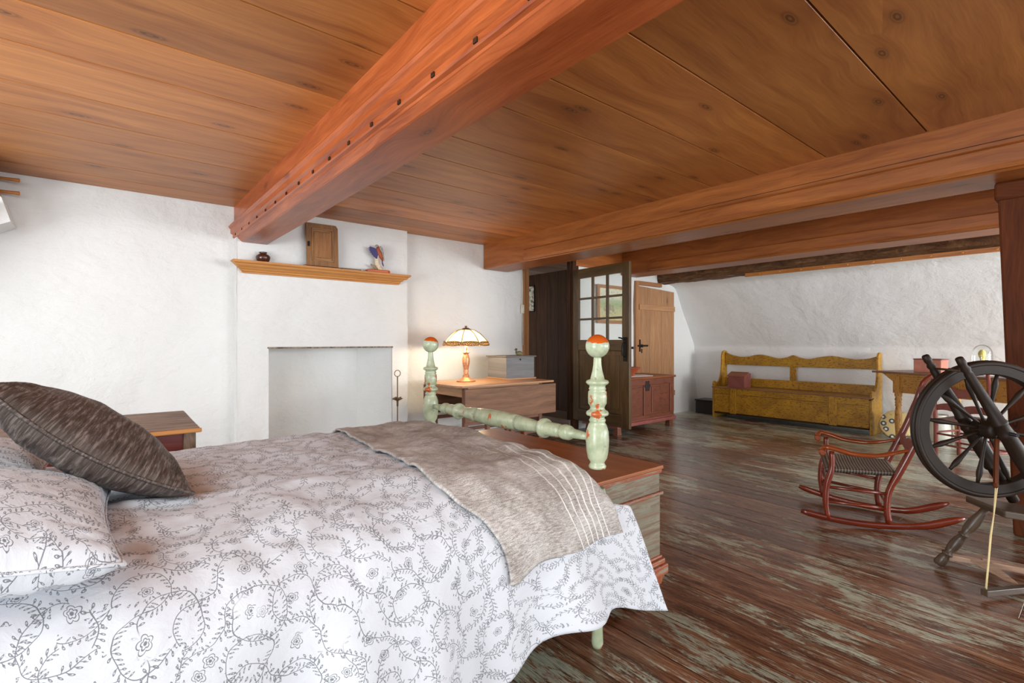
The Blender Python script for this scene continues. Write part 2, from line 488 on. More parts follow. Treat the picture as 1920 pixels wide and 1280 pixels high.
def vine_cloth(name):
    g = G(name)
    T = .092
    wob = g.vm('SCALE', g.vm('SUBTRACT', g.noise(g.uv, 9, 2, .5, 0, True), (.5, .5, .5)))
    wob.node.inputs['Scale'].default_value = .05
    p0 = g.vm('ADD', g.uv, wob)
    ink = None

    def layer(p, T, seed, wd, leaf_w, L0):
        q = g.vm('SCALE', p)
        q.node.inputs['Scale'].default_value = 1 / T
        idv = g.vm('FLOOR', q)
        fr = g.sep(g.vm('FRACTION', q))
        rnd = g.white(g.vm('ADD', idv, (seed, seed * .7, 0)), 0)
        flip = g.ma('GREATER_THAN', rnd, .5)
        fx = g.ma('ABSOLUTE', g.ma('SUBTRACT', flip, fr[0]))       # x or 1-x
        fy = fr[1]
        over = g.ma('GREATER_THAN', g.ma('ADD', fx, fy), 1)
        fx2 = g.ma('ABSOLUTE', g.ma('SUBTRACT', over, fx))
        fy2 = g.ma('ABSOLUTE', g.ma('SUBTRACT', over, fy))
        r = g.ma('SQRT', g.ma('ADD', g.ma('MULTIPLY', fx2, fx2), g.ma('MULTIPLY', fy2, fy2)))
        th = g.ma('ARCTAN2', fy2, fx2)
        d = g.ma('MULTIPLY', g.ma('SUBTRACT', r, .5), T)
        ad = g.ma('ABSOLUTE', d)
        stem = g.ss(ad, wd * 1.25, wd * .55)
        # leaves along the stem, set on either side
        n = L0
        k = g.ma('MULTIPLY', th, n / (PI / 2))
        side = g.ma('GREATER_THAN', d, 0)
        k = g.ma('ADD', k, g.ma('MULTIPLY', side, .5))
        kk = g.ma('FRACT', k)
        spacing = T * .5 * (PI / 2) / n
        lid = g.comb(g.ma('FLOOR', k), g.ma('ADD', side, g.ma('MULTIPLY', over, 7)), 0)
        lr = g.white(g.vm('ADD', lid, idv), 0)
        a = g.ma('MULTIPLY', g.ma('SUBTRACT', kk, .5), spacing)
        # distance out shifts along: leaf slants forward
        off = g.ma('ADD', leaf_w * 1.35, g.ma('MULTIPLY', lr, leaf_w * .8))
        bb = g.ma('SUBTRACT', ad, off)
        a2 = g.ma('SUBTRACT', a, g.ma('MULTIPLY', bb, .6))
        e = g.ma('SQRT', g.ma('ADD', g.ma('POWER', g.ma('DIVIDE', a2, leaf_w * .55), 2), g.ma('POWER', g.ma('DIVIDE', bb, leaf_w * 1.0), 2)))
        ring = g.ma('MULTIPLY', g.ss(e, 1.12, .98), g.ss(e, .42, .62))
        stalk = g.ma('MULTIPLY', g.ss(g.ma('ABSOLUTE', g.ma('SUBTRACT', a, g.ma('MULTIPLY', bb, .6))), .0009, .0004), g.ma('LESS_THAN', ad, off))
        leaves = g.ma('MULTIPLY', g.ma('MAXIMUM', ring, stalk), g.ma('GREATER_THAN', lr, .22))
        # flower at the arc centre
        ci = g.vm('FLOOR', g.vm('ADD', q, (.5, .5, 0)))
        cr = g.white(g.vm('ADD', ci, (seed + 3.1, 0, 0)), 0)
        cd = g.vm('SUBTRACT', q, ci)
        cs = g.sep(cd)
        rr = g.ma('MULTIPLY', g.ma('SQRT', g.ma('ADD', g.ma('MULTIPLY', cs[0], cs[0]), g.ma('MULTIPLY', cs[1], cs[1]))), T)
        an = g.ma('ARCTAN2', cs[1], cs[0])
        pet = g.ma('ADD', .0085, g.ma('MULTIPLY', g.ma('ABSOLUTE', g.ma('SINE', g.ma('MULTIPLY', an, 2.5))), .0045))
        fl = g.ss(g.ma('ABSOLUTE', g.ma('SUBTRACT', rr, pet)), .0011, .0005)
        fl = g.ma('MAXIMUM', fl, g.ss(g.ma('ABSOLUTE', g.ma('SUBTRACT', rr, g.ma('MULTIPLY', pet, .55))), .0012, .0006))
        fl = g.ma('MAXIMUM', fl, g.ss(rr, .0035, .0025))
        fl = g.ma('MULTIPLY', fl, g.ma('GREATER_THAN', cr, .62))
        # breaks in the vine
        return g.ma('MAXIMUM', g.ma('MAXIMUM', stem, leaves), fl)

    A = layer(p0, T, 1.3, .00085, .0038, 7)
    rot = g.t.nodes.new('ShaderNodeVectorRotate')
    rot.rotation_type = 'Z_AXIS'
    g.put(rot.inputs['Vector'], g.vm('ADD', p0, (3.37, 1.71, 0)))
    rot.inputs['Angle'].default_value = .6
    B = layer(rot.outputs[0], .115, 5.7, .00085, .0037, 8)
    gate = g.ss(g.noise(g.uv, 4.5, 1, .5), .36, .40)
    ink = g.ma('MAXIMUM', A, g.ma('MULTIPLY', B, gate))
    c = g.mix(g.ma('MULTIPLY', ink, .85), 'C9CCD2', '5C5E63')
    wv = g.noise(g.uv, 380, 2, .5)
    wr = g.noise(g.vm('MULTIPLY', g.uv, (1, 1, 1)), 16, 4, .6, .8)
    g.bump(g.ma('ADD', g.ma('MULTIPLY', wv, .05), wr), .35, .01)
    return g.fin(c, .8, 0, .2)


# ------------------------------------------------------------------ helpers: meshes
class MB:
    def __init__(s):
        s.v, s.f, s.uv, s.t, s.sm = [], [], [], [], []

    def add(s, vs, fs, uvs, tone=None, smooth=False, M=None):
        b = len(s.v)
        for p in vs:
            p = Vector(p)
            s.v.append(M @ p if M else p)
        tn = random.random() if tone is None else tone
        for f, u in zip(fs, uvs):
            s.f.append([b + i for i in f])
            s.uv += list(u)
            s.t.append(tn)
            s.sm.append(smooth)
        return s

    def hexa(s, P, grain=None, tone=None, M=None):
        """8 corners: bottom ring 0-3 then top ring 4-7"""
        P = [Vector(p) for p in P]
        ax = [((P[1] - P[0]).length + (P[2] - P[3]).length), ((P[3] - P[0]).length + (P[2] - P[1]).length), ((P[4] - P[0]).length * 2)]
        g = ax.index(max(ax)) if grain is None else grain
        E = [(P[1] - P[0]).normalized(), (P[3] - P[0]).normalized(), (P[4] - P[0]).normalized()]
        ou, ov = random.uniform(0, 40), random.uniform(0, 40)
        fs = [(0, 3, 2, 1), (4, 5, 6, 7), (0, 1, 5, 4), (1, 2, 6, 5), (2, 3, 7, 6), (3, 0, 4, 7)]
        perp = [2, 2, 1, 0, 1, 0]
        uvs = []
        for f, pa in zip(fs, perp):
            axes = [a for a in (0, 1, 2) if a != pa]
            if g in axes:
                ua = g
                va = [a for a in axes if a != g][0]
                k = 1
            else:
                ua, va = axes
                k = .25
            uvs.append([(ou + (P[i] - P[0]).dot(E[ua]) * k, ov + (P[i] - P[0]).dot(E[va]) + pa * .37) for i in f])
        return s.add(P, fs, uvs, tone, False, M)

    def box(s, a, b, grain=None, tone=None, M=None):
        x0, y0, z0 = [min(a[i], b[i]) for i in range(3)]
        x1, y1, z1 = [max(a[i], b[i]) for i in range(3)]
        return s.hexa([(x0, y0, z0), (x1, y0, z0), (x1, y1, z0), (x0, y1, z0), (x0, y0, z1), (x1, y0, z1), (x1, y1, z1), (x0, y1, z1)], grain, tone, M)

    def bar(s, p0, p1, wx, wz, up=(0, 0, 1), tone=None, w2=None):
        """rectangular bar between two points; wx across, wz along up"""
        p0, p1 = Vector(p0), Vector(p1)
        d = (p1 - p0).normalized()
        u = Vector(up)
        x = d.cross(u)
        if x.length < 1e-4:
            x = d.cross(Vector((1, 0, 0)))
        x.normalize()
        u = x.cross(d).normalized()
        a, b = x * wx / 2, u * wz / 2
        if w2:
            a2, b2 = x * w2[0] / 2, u * w2[1] / 2
        else:
            a2, b2 = a, b
        return s.hexa([p0 - a - b, p0 + a - b, p0 + a + b, p0 - a + b, p1 - a2 - b2, p1 + a2 - b2, p1 + a2 + b2, p1 - a2 + b2], 2, tone)

    def lathe(s, p0, d, prof, seg=20, tone=None, cap=True, smooth=True):
        p0, d = Vector(p0), Vector(d).normalized()
        x = d.cross(Vector((0, 0, 1)))
        if x.length < 1e-3:
            x = Vector((1, 0, 0))
        x.normalize()
        y = d.cross(x)
        vs, fs, uvs = [], [], []
        ou, ov = random.uniform(0, 40), random.uniform(0, 40)
        for h, r in prof:
            for k in range(seg):
                a = 2 * PI * k / seg
                vs.append(p0 + d * h + (x * math.cos(a) + y * math.sin(a)) * r)
        rm = max(r for h, r in prof)
        for i in range(len(prof) - 1):
            for k in range(seg):
                k2 = (k + 1) % seg
                fs.append((i * seg + k, i * seg + k2, (i + 1) * seg + k2, (i + 1) * seg + k))
                ua, ub = prof[i][0] + prof[i][1] * .5, prof[i + 1][0] + prof[i + 1][1] * .5
                va, vb = 2 * PI * k / seg * rm, 2 * PI * (k + 1) / seg * rm
                uvs.append([(ou + ua, ov + va), (ou + ua, ov + vb), (ou + ub, ov + vb), (ou + ub, ov + va)])
        s.add(vs, fs, uvs, tone, smooth)
        if cap:
            b = len(s.v) - len(vs)
            for i in (0, len(prof) - 1):
                if prof[i][1] > 1e-4:
                    ring = [b + i * seg + k for k in range(seg)]
                    s.f.append(ring if i else ring[::-1])
                    s.uv += [(ou + .1 * math.cos(k), ov + .1 * math.sin(k)) for k in range(seg)]
                    s.t.append(s.t[-1])
                    s.sm.append(False)
        return s

    def tube(s, pts, r, seg=10, tone=None, flat=1., up=None, smooth=True, cap=True):
        """round or flattened tube through points; r number or list"""
        P = [Vector(p) for p in pts]
        n = len(P)
        R = r if isinstance(r, (list, tuple)) else [r] * n
        vs, fs, uvs = [], [], []
        ou, ov = random.uniform(0, 40), random.uniform(0, 40)
        px = None
        ln = 0
        lens = []
        for i in range(n):
            t = (P[min(i + 1, n - 1)] - P[max(i - 1, 0)]).normalized()
            if up is not None:
                x = t.cross(Vector(up))
            elif px is None:
                x = t.cross(Vector((0, 0, 1)))
                if x.length < 1e-3:
                    x = t.cross(Vector((1, 0, 0)))
            else:
                x = px - t * px.dot(t)
            x.normalize()
            px = x
            y = x.cross(t).normalized()
            if i:
                ln += (P[i] - P[i - 1]).length
            lens.append(ln)
            for k in range(seg):
                a = 2 * PI * (k + .5) / seg
                vs.append(P[i] + x * math.cos(a) * R[i] + y * math.sin(a) * R[i] * flat)
        for i in range(n - 1):
            for k in range(seg):
                k2 = (k + 1) % seg
                fs.append((i * seg + k, i * seg + k2, (i + 1) * seg + k2, (i + 1) * seg + k))
                va, vb = 2 * PI * k / seg * R[0], 2 * PI * (k + 1) / seg * R[0]
                uvs.append([(ou + lens[i], ov + va), (ou + lens[i], ov + vb), (ou + lens[i + 1], ov + vb), (ou + lens[i + 1], ov + va)])
        if cap:
            fs.append(tuple(range(seg))[::-1])
            uvs.append([(ou, ov)] * seg)
            fs.append(tuple((n - 1) * seg + k for k in range(seg)))
            uvs.append([(ou, ov)] * seg)
        return s.add(vs, fs, uvs, tone, smooth)

    def prism(s, poly, z0, z1, M=None, tone=None, smooth=False, grain=0):
        """polygon (counter clockwise) in local XY pushed from z0 to z1"""
        n = len(poly)
        ou, ov = random.uniform(0, 40), random.uniform(0, 40)
        vs = [(p[0], p[1], z0) for p in poly] + [(p[0], p[1], z1) for p in poly]
        U = (lambda p: (ou + p[0], ov + p[1])) if grain == 0 else (lambda p: (ou + p[1], ov + p[0]))
        fs = [tuple(range(n))[::-1], tuple(range(n, 2 * n))]
        uvs = [[U(poly[i]) for i in range(n)][::-1], [U(p) for p in poly]]
        for i in range(n):
            j = (i + 1) % n
            fs.append((i, j, n + j, n + i))
            a, b = U(poly[i]), U(poly[j])
            dz = z1 - z0
            if grain == 2:
                uvs.append([(ou + z0, a[0] + a[1]), (ou + z0, b[0] + b[1]), (ou + z1, b[0] + b[1]), (ou + z1, a[0] + a[1])])
            else:
                uvs.append([(a[0], a[1]), (b[0], b[1]), (b[0], b[1] + dz), (a[0], a[1] + dz)])
        return s.add(vs, fs, uvs, tone, smooth, M)

    def grid(s, F, nu, nv, uvf=None, tone=.5, smooth=True, flip=False):
        vs = [F(i / nu, j / nv) for i in range(nu + 1) for j in range(nv + 1)]
        W = nv + 1
        fs, uvs = [], []
        uvf = uvf or (lambda a, b: (a, b))
        for i in range(nu):
            for j in range(nv):
                q = [(i, j), (i + 1, j), (i + 1, j + 1), (i, j + 1)]
                if flip:
                    q = q[::-1]
                fs.append(tuple(a * W + b for a, b in q))
                uvs.append([uvf(a / nu, b / nv) for a, b in q])
        return s.add(vs, fs, uvs, tone, smooth)

    def ball(s, c, r, seg=16, rings=10, tone=None):
        rx, ry, rz = r if isinstance(r, (tuple, list)) else (r, r, r)
        c = Vector(c)
        b = len(s.v)
        s.lathe((0, 0, 0), (0, 0, 1), [(-math.cos(PI * i / rings), max(math.sin(PI * i / rings), 1e-3)) for i in range(rings + 1)], seg, tone, False)
        for i in range(b, len(s.v)):
            p = s.v[i]
            s.v[i] = Vector((c.x + p.x * rx, c.y + p.y * ry, c.z + p.z * rz))
        return s

    def xf(s, M):
        s.v = [M @ p for p in s.v]
        return s

    def build(s, name, mat, parent=None, bevel=0., seg=2, origin=None):
        me = bpy.data.meshes.new(name)
        if parent is None:
            if origin is None:
                xs = [p.x for p in s.v]
                ys = [p.y for p in s.v]
                origin = ((min(xs) + max(xs)) / 2, (min(ys) + max(ys)) / 2, min(p.z for p in s.v))
        origin = Vector(origin or (0, 0, 0))
        me.from_pydata([tuple(p - origin) for p in s.v], [], s.f)
        ul = me.uv_layers.new(name='UVMap')
        ul.data.foreach_set('uv', [c for p in s.uv for c in p[:2]])
        at = me.attributes.new('tone', 'FLOAT', 'FACE')
        at.data.foreach_set('value', s.t)
        me.polygons.foreach_set('use_smooth', s.sm)
        me.materials.append(MT[mat] if isinstance(mat, str) else mat)
        me.validate()
        o = bpy.data.objects.new(name, me)
        o.location = origin
        COL.objects.link(o)
        if parent is not None:
            o.parent = parent
        if bevel:
            m = o.modifiers.new('bevel', 'BEVEL')
            m.width = bevel
            m.segments = seg
            m.limit_method = 'ANGLE'
            m.angle_limit = math.radians(35)
        return o


def tag(o, label=None, cat=None, group=None, kind=None):
    if label:
        o['label'] = label
    if cat:
        o['category'] = cat
    if group:
        o['group'] = group
    if kind:
        o['kind'] = kind
    return o


def thing(name, loc, rz, label, cat, group=None):
    o = bpy.data.objects.new(name, None)
    o.empty_display_size = .1
    o.location = loc
    o.rotation_euler = (0, 0, rz)
    COL.objects.link(o)
    return tag(o, label, cat, group)


def structure(o, label=None):
    return tag(o, label, None, None, 'structure')


def fbm(p, sc, oct_=3):
    return mn.fractal(Vector(p) * sc, 1.0, 2.0, oct_)


def crom(pts, n):
    """Catmull-Rom through points, n samples per span"""
    P = [np.array(p, float) for p in pts]
    P = [2 * P[0] - P[1]] + P + [2 * P[-1] - P[-2]]
    out = []
    for i in range(1, len(P) - 2):
        for k in range(n):
            t = k / n
            a, b, c, d = P[i - 1:i + 3]
            out.append(.5 * (2 * b + (c - a) * t + (2 * a - 5 * b + 4 * c - d) * t * t + (3 * b - a - 3 * c + d) * t ** 3))
    out.append(P[-2])
    return [tuple(p) for p in out]


build_materials()

# ------------------------------------------------------------------ room shell
YF = 5.27      # fireplace wall
CZ = 2.41      # ceiling
YS = 4.52      # wall of the stair closet
# floor boards run along Y
mb = MB()
x = -1.6
while x < 8.1:
    wd = random.uniform(.2, .33)
    y = -3.2 - random.random()
    while y < 5.3:
        ln = random.uniform(2.6, 4.6)
        y2 = min(y + ln, 5.3)
        mb.box((x + .0026, y, -.04), (x + wd - .0026, y2 - .0012, 0), 1)
        y = y2
    x += wd
structure(mb.build('floor', 'floor', bevel=.0014, seg=1, origin=(0, 0, 0)), 'worn brown floorboards with flaking pale green paint')
structure(MB().box((-1.7, -3.3, -.2), (8.3, 5.4, -.045)).build('trim_1', 'darkwood'), 'dark subfloor under the boards')

# ceiling boards run along X
mb = MB()
bays = [
    ((-1.2, 1.08), [-3.2, -2.6, -2.0, -1.5, -.9, -.3, .3, .85, 1.3, 1.69, 2.06, 2.58, 2.95, 3.4, 3.75, 4.1, 4.6, 4.95, 5.27]),
    ((1.085, 4.0), [-3.2, -2.6, -2.0, -1.4, -.7, 0., .73, 1.27, 1.73, 2.10, 2.6, 2.97, 3.43, 3.85, 4.25, 4.62, 4.95, 5.27]),
    ((4.005, 8.2), [-3.2, -2.6, -2.0, -1.4, -.7, 0., .5, .9, 1.5, 1.9, 2.4, 2.8, 3.2, 3.7, 4.1, 4.55, 4.95, 5.27])]
for (xa, xb), ys in bays:
    for ya, yb in zip(ys, ys[1:]):
        mb.box((xa, ya + .0042, CZ), (xb, yb - .0042, CZ + .03), 0)
structure(mb.build('ceiling', 'ceil', bevel=.0012, seg=1, origin=(0, 0, CZ)), 'wide orange-brown pine ceiling boards')
structure(MB().box((-1.3, -3.3, CZ + .035), (8.3, 5.4, CZ + .1)).build('trim_2', 'darkwood'), 'dark boarding above the ceiling')


def wavy(F, nu, nv, amp, sc, nrm):
    nrm = Vector(nrm)

    def H(a, b):
        p = Vector(F(a, b))
        k = fbm(p, sc) * amp * min(1, 8 * min(a, 1 - a, b, 1 - b) + .25)
        return p + nrm * k
    return H


# far wall, left of the chimney and right of it
mb = MB()
mb.grid(wavy(lambda a, b: (-1.5 + a * 2.5, YF, b * (CZ + .02)), 40, 40, .018, 1.3, (0, 1, 0)), 40, 40, lambda a, b: (a * 2.5, b * 2.4))
mb.grid(wavy(lambda a, b: (2.6 + a * 2.0, YF, b * (CZ + .02)), 40, 40, .02, 1.6, (0, 1, 0)), 40, 40, lambda a, b: (a * 2, b * 2.4))
mb.box((-1.5, YF + .04, 0), (1.15, YF + .3, CZ + .02))
mb.box((2.6, YF + .04, 0), (4.6, YF + .3, CZ + .02))
structure(mb.build('wall_far', 'plaster', origin=(0, YF, 0)), 'rough white plaster wall around the fireplace')

# chimney breast with a shallow splayed recess
mb = MB()
CX0, CX1, CY = .955, 2.69, 5.16
RX0, RX1, RZ = 1.225, 2.50, 1.085       # opening
IX0, IX1, IY = 1.30, 2.31, 5.68


def cf(xa, xb, za, zb, n=14, dy=-.010):
    mb.grid(wavy(lambda a, b: (xa + a * (xb - xa), CY + dy, za + b * (zb - za)), n, n, .008, 3, (0, 1, 0)), n, n, lambda a, b: (a, b))


cf(CX0, RX0, 0, RZ)
cf(RX1, CX1, 0, RZ)
cf(CX0, CX1, RZ + .0, 1.34)
cf(CX0, CX1, 1.34, CZ + .01, 20, 0.)
mb.grid(lambda a, b: (CX0 + a * (CX1 - CX0), CY - .012 + b * .014, 1.34), 10, 1)
mb.grid(wavy(lambda a, b: (CX0, CY - .004 + (YF + .03 - CY) * a, b * CZ), 3, 30, .008, 4, (1, 0, 0)), 3, 30, flip=True)
mb.grid(lambda a, b: (CX1, CY + (YF + .03 - CY) * a, b * CZ), 3, 30)
mb.grid(lambda a, b: (RX0 + (IX0 - RX0) * a, CY + (IY - CY) * a, b * RZ), 3, 12)
mb.grid(lambda a, b: (RX1 + (IX1 - RX1) * a, CY + (IY - CY) * a, b * RZ), 3, 12, flip=True)
mb.grid(wavy(lambda a, b: (IX0 + (IX1 - IX0) * a, IY, b * RZ), 12, 12, .02, 2, (0, 1, 0)), 16, 16)
mb.grid(lambda a, b: (RX0 + (RX1 - RX0) * a, CY + (IY - CY) * b, RZ), 3, 3, flip=True)
structure(mb.build('wall_chimney', 'plaster', origin=(1.8, CY, 0)), 'whitewashed chimney breast with plastered-up fireplace')
# brushed board edge over the fireplace opening
mb = MB()
mb.box((RX0 - .01, CY - .014, RZ - .004), (RX1 + .01, CY + .03, RZ + .012))
structure(mb.build('trim_3', plain('sooty_edge', '7A6C5C', .8, 0, .6, 30), bevel=.002), 'sooty timber edge above the fireplace opening')

structure(MB().box((1.15, 5.305, -.15), (2.6, 5.8, .004)).build('trim_19', plain('hearth_stone', '8C8074', .7), bevel=.003), 'grey hearth slab inside the fireplace')
structure(MB().box((1.1, 5.76, -.15), (2.65, 5.84, CZ)).build('trim_20', 'plaster'), 'masonry behind the fireplace')
# stair closet block: wall behind the chest, with the boarded door
mb = MB()
mb.grid(wavy(lambda a, b: (4.84 + a * 3.2, YS, b * (CZ + .01)), 40, 30, .02, 1.7, (0, 1, 0)), 40, 30)
mb.box((4.84, YS + .04, 0), (8.0, YS + .12, CZ))
structure(mb.build('wall_stair', 'plaster', origin=(6, YS, 0)), 'white plaster wall of the stair closet')
# dark boarded passage behind the glazed door
mb = MB()
y = YS + .06
while y < 6.9:
    mb.box((5.25, y + .002, .12), (5.28, y + .24, 2.2), 2)
    y += .24
for k in range(6):
    mb.box((4.3 + k * .18, 6.9, .12), (4.478 + k * .18, 6.93, 2.2), 2)
structure(mb.build('wall_passage', 'darkwood', bevel=.004), 'dark board wall inside the passage')
mb = MB()
for k in range(5):
    mb.box((4.3, 4.62 + k * .46, 2.2), (5.3, 5.075 + k * .46, 2.23), 0)
structure(mb.build('trim_4', wood('greyed_passage_boards', '6E5040', 'A89484', .6), bevel=.003), 'greyed board ceiling of the passage')
mb = MB()
mb.box((4.70, YS + .02, 0), (5.3, 6.9, .125))
structure(mb.build('trim_5', wood('greyed_threshold', '5A4A40', '98897C', .6), bevel=.004), 'greyed raised threshold of the passage')
structure(MB().box((4.56, YF - .03, 0), (4.62, YF + .12, 2.3), 2).box((4.52, YF - .035, 0), (4.565, YF + .0, 2.3), 2).build('trim_6', 'casing', bevel=.005), 'pale wooden door casing at the lamp side')
structure(MB().box((4.735, 4.505, 0), (4.84, 4.62, 2.3), 2).box((4.715, 4.54, 0), (4.74, 4.60, 2.3), 2).build('trim_7', 'darkwood', bevel=.006), 'dark door post where the glazed door hangs')
structure(MB().box((4.6, 4.5, 2.23), (4.7, YF, CZ)).box((4.78, YS - .03, 2.14), (5.75, YS + .03, CZ)).build('trim_8', 'beam', bevel=.005), 'brown header boards above the door')

# right side: knee wall and sloping plaster
prof = [(6.64, 2.055), (6.80, 2.06), (6.98, 2.045), (7.10, 2.01), (7.17, 1.94), (7.24, 1.83), (7.40, 1.56), (7.56, 1.29), (7.66, 1.13), (7.685, 1.08), (7.69, 1.04), (7.70, .9), (7.72, .6), (7.76, .3), (7.82, 0)]
PP = crom(prof, 4)


def slope(a, b):
    i = b * (len(PP) - 1)
    k = min(int(i), len(PP) - 2)
    t = i - k
    p = (PP[k][0] * (1 - t) + PP[k + 1][0] * t, PP[k][1] * (1 - t) + PP[k + 1][1] * t)
    yy = -3.2 + a * (YS + .02 + 3.2)
    am = .016 * fbm((p[0], yy, p[1]), .9, 2) + .002 * fbm((p[0], yy, p[1]), 4)
    am *= min(1, (1.0 - b) * 10 + .1)
    return (p[0] + am * .8, yy, p[1] + am * .6)


mb = MB()
mb.grid(slope, 120, 56, flip=False)
structure(mb.build('wall_right', 'plaster_slope', origin=(7.7, 0, 0)), 'low white knee wall and sloping plaster above it')

# left side: mirror slope near the far wall with its plaster shoulder
mb = MB()
mb.grid(lambda a, b: (-.62 - .75 * b, 4.75 + a * .55, 2.1 - 1.0 * b), 20, 20)
mb.grid(lambda a, b: (-1.37 - .05 * b, 4.75 + a * .55, 1.1 - 1.1 * b), 20, 20)
mb.prism([(-.85, 2.28), (-.62, 2.25), (-.545, 2.155), (-.50, 1.995), (-.62, 1.93), (-.85, 1.80)][::-1], 0, .3, M=Matrix.Translation((0, YF - .02, 0)) @ Matrix.Rotation(PI / 2, 4, 'X'))
structure(mb.build('wall_left', 'plaster', origin=(-1, 4, 0)), 'sloping white plaster at the left edge')
structure(MB().box((-.78, 4.75, 2.22), (-.60, YF, CZ), 1).build('trim_9', 'beam_rough', bevel=.01), 'dark timber at the left ceiling edge')

# beam over the bed (profiled, with notched ledger)
mb = MB()


def run_y(poly, y0, y1, name, mat, label, bev=.004):
    m = MB()
    # polygon given in (x, z); Y is the run
    n = len(poly)
    ou, ov = random.uniform(0, 40), random.uniform(0, 40)
    vs, fs, uvs = [], [], []
    N = 24
    for i in range(N + 1):
        yy = y0 + (y1 - y0) * i / N
        for (px_, pz_) in poly:
            vs.append((px_ + .004 * mn.noise(Vector((yy * .7, px_, pz_))), yy, pz_ + .004 * mn.noise(Vector((yy * .8, pz_ * 3, 7)))))
    acc = [0]
    for i in range(n):
        j = (i + 1) % n
        acc.append(acc[-1] + math.hypot(poly[j][0] - poly[i][0], poly[j][1] - poly[i][1]))
    for i in range(N):
        ya, yb = y0 + (y1 - y0) * i / N, y0 + (y1 - y0) * (i + 1) / N
        for k in range(n):
            j = (k + 1) % n
            fs.append((i * n + k, i * n + j, (i + 1) * n + j, (i + 1) * n + k))
            uvs.append([(ou + ya, ov + acc[k]), (ou + ya, ov + acc[k + 1]), (ou + yb, ov + acc[k + 1]), (ou + yb, ov + acc[k])])
    fs.append(tuple(range(n))[::-1])
    uvs.append([(p[0], p[1]) for p in poly][::-1])
    fs.append(tuple(N * n + k for k in range(n)))
    uvs.append([(p[0], p[1]) for p in poly])
    m.add(vs, fs, uvs, .5)
    o = m.build(name, mat, bevel=bev, origin=((poly[0][0]), 0, min(p[1] for p in poly)))
    return structure(o, label)


b1 = run_y([(.955, CZ + .01), (.955, 2.262), (.942, 2.258), (.916, 2.235), (.909, 2.222), (.914, 2.208), (.925, 2.200), (.925, 2.160), (.945, 2.148), (.945, 2.125), (.950, 2.118), (.966, 2.112), (.968, 2.102), (.972, 2.10), (1.0, 2.076), (1.01, 2.072), (1.215, 2.072), (1.225, 2.085), (1.225, CZ + .01)][::-1],
           -3.2, YF + .02, 'trim_10', 'beam_red', 'big red-brown ceiling beam over the bed', .0)
# square peg notches along the ledger
mb = MB()
for k in range(18):
    yy = .78 + k * .272
    mb.box((.9395, yy, 2.126), (.947, yy + .022, 2.143), 1)
structure(mb.build('trim_11', 'darkwood'), 'row of small square notches along the red beam')

b2 = run_y([(3.84, CZ + .01), (3.84, 2.10), (3.85, 2.09), (4.24, 2.09), (4.25, 2.10), (4.25, CZ + .01)][::-1], -3.2, YF - .02, 'trim_12', 'beam', 'brown middle ceiling beam', 0)
run_y([(3.842, 2.235), (3.815, 2.232), (3.80, 2.215), (3.80, 2.125), (3.815, 2.10), (3.842, 2.10)], -3.2, 4.42, 'trim_13', 'beam', 'long ledger strip on the middle beam', 0)
structure(MB().box((3.8385, -3, 2.262), (3.8405, 2.4, 2.266), 1).build('trim_14', 'darkwood'), 'long dark drying crack in the middle beam')
run_y([(5.72, CZ + .01), (5.72, 2.10), (5.73, 2.09), (6.08, 2.09), (6.09, 2.10), (6.09, CZ + .01)][::-1], -3.2, YS, 'trim_15', 'beam', 'brown ceiling beam next to the sloping wall', 0)
run_y([(5.722, 2.225), (5.70, 2.222), (5.69, 2.21), (5.69, 2.12), (5.70, 2.105), (5.722, 2.105)], -3.2, 4.0, 'trim_16', 'beam', 'ledger strip on the beam next to the sloping wall', 0)
# rough dark beam at the head of the slope
mb = MB()


def rough(a, b):
    ang = b * 2 * PI
    yy = -3.2 + a * (YS - .0 + 3.2)
    cx, cz = 6.74, 2.19
    ex = 2 / 5.
    c, s = math.cos(ang), math.sin(ang)
    xx = cx + .13 * math.copysign(abs(c) ** ex, c)
    zz = cz + .15 * math.copysign(abs(s) ** ex, s)
    k = .02 * fbm((xx, yy, zz), 4, 4)
    return (xx + k, yy, zz + k)


mb.grid(rough, 160, 28, lambda a, b: (a * 8, b * 1.1))
structure(mb.build('trim_17', 'beam_rough', origin=(6.7, 0, 2.05)), 'rough dark hewn timber above the sloping wall')

# post at the right edge (leans a little)
mb = MB()
mb.hexa([(4.17, .13, 0), (4.36, .13, 0), (4.36, .395, 0), (4.17, .395, 0), (4.11, .19, 2.09), (4.25, .19, 2.09), (4.25, .458, 2.09), (4.11, .458, 2.09)], 2)
mb.box((4.095, .17, 1.985), (4.26, .468, 2.09), 1)
structure(mb.build('trim_18', 'postwood', bevel=.012), 'dark red-brown wooden post under the middle beam')

# ------------------------------------------------------------------ doors
# glazed door, opened right back past the closet corner
DW, DZ0, DZ1 = .95, .14, 2.075
ang = math.atan2(3.555 - 4.50, 4.685 - 4.755)
d1 = thing('door_1', (4.755, 4.505, DZ0), ang, 'dark glazed door with nine panes standing open', 'door')
d1['kind'] = 'structure'
del d1['category']
H = DZ1 - DZ0
mb = MB()
th = .02
mb.box((0, -th, 0), (.095, th, H), 2).box((DW - .11, -th, 0), (DW, th, H), 2)
mb.box((.095, -th, H - .12), (DW - .11, th, H), 0).box((.095, -th, .90), (DW - .11, th, 1.03), 0).box((.095, -th, 0), (DW - .11, th, .15), 0)
mb.box((.44, -th, .15), (.50, th, .90), 2)
mb.build('door_frame', 'doorwood', d1, .004)
mb = MB()
for xa, xb in ((.095, .44), (.50, DW - .11)):
    mb.box((xa, -.006, .15), (xb, .006, .90), 2)
    mb.box((xa + .05, -.014, .20), (xb - .05, .014, .85), 2)
mb.build('door_panel', 'doorwood', d1, .006)
mb = MB()
gx0, gx1, gz0, gz1 = .095, DW - .11, 1.03, H - .12
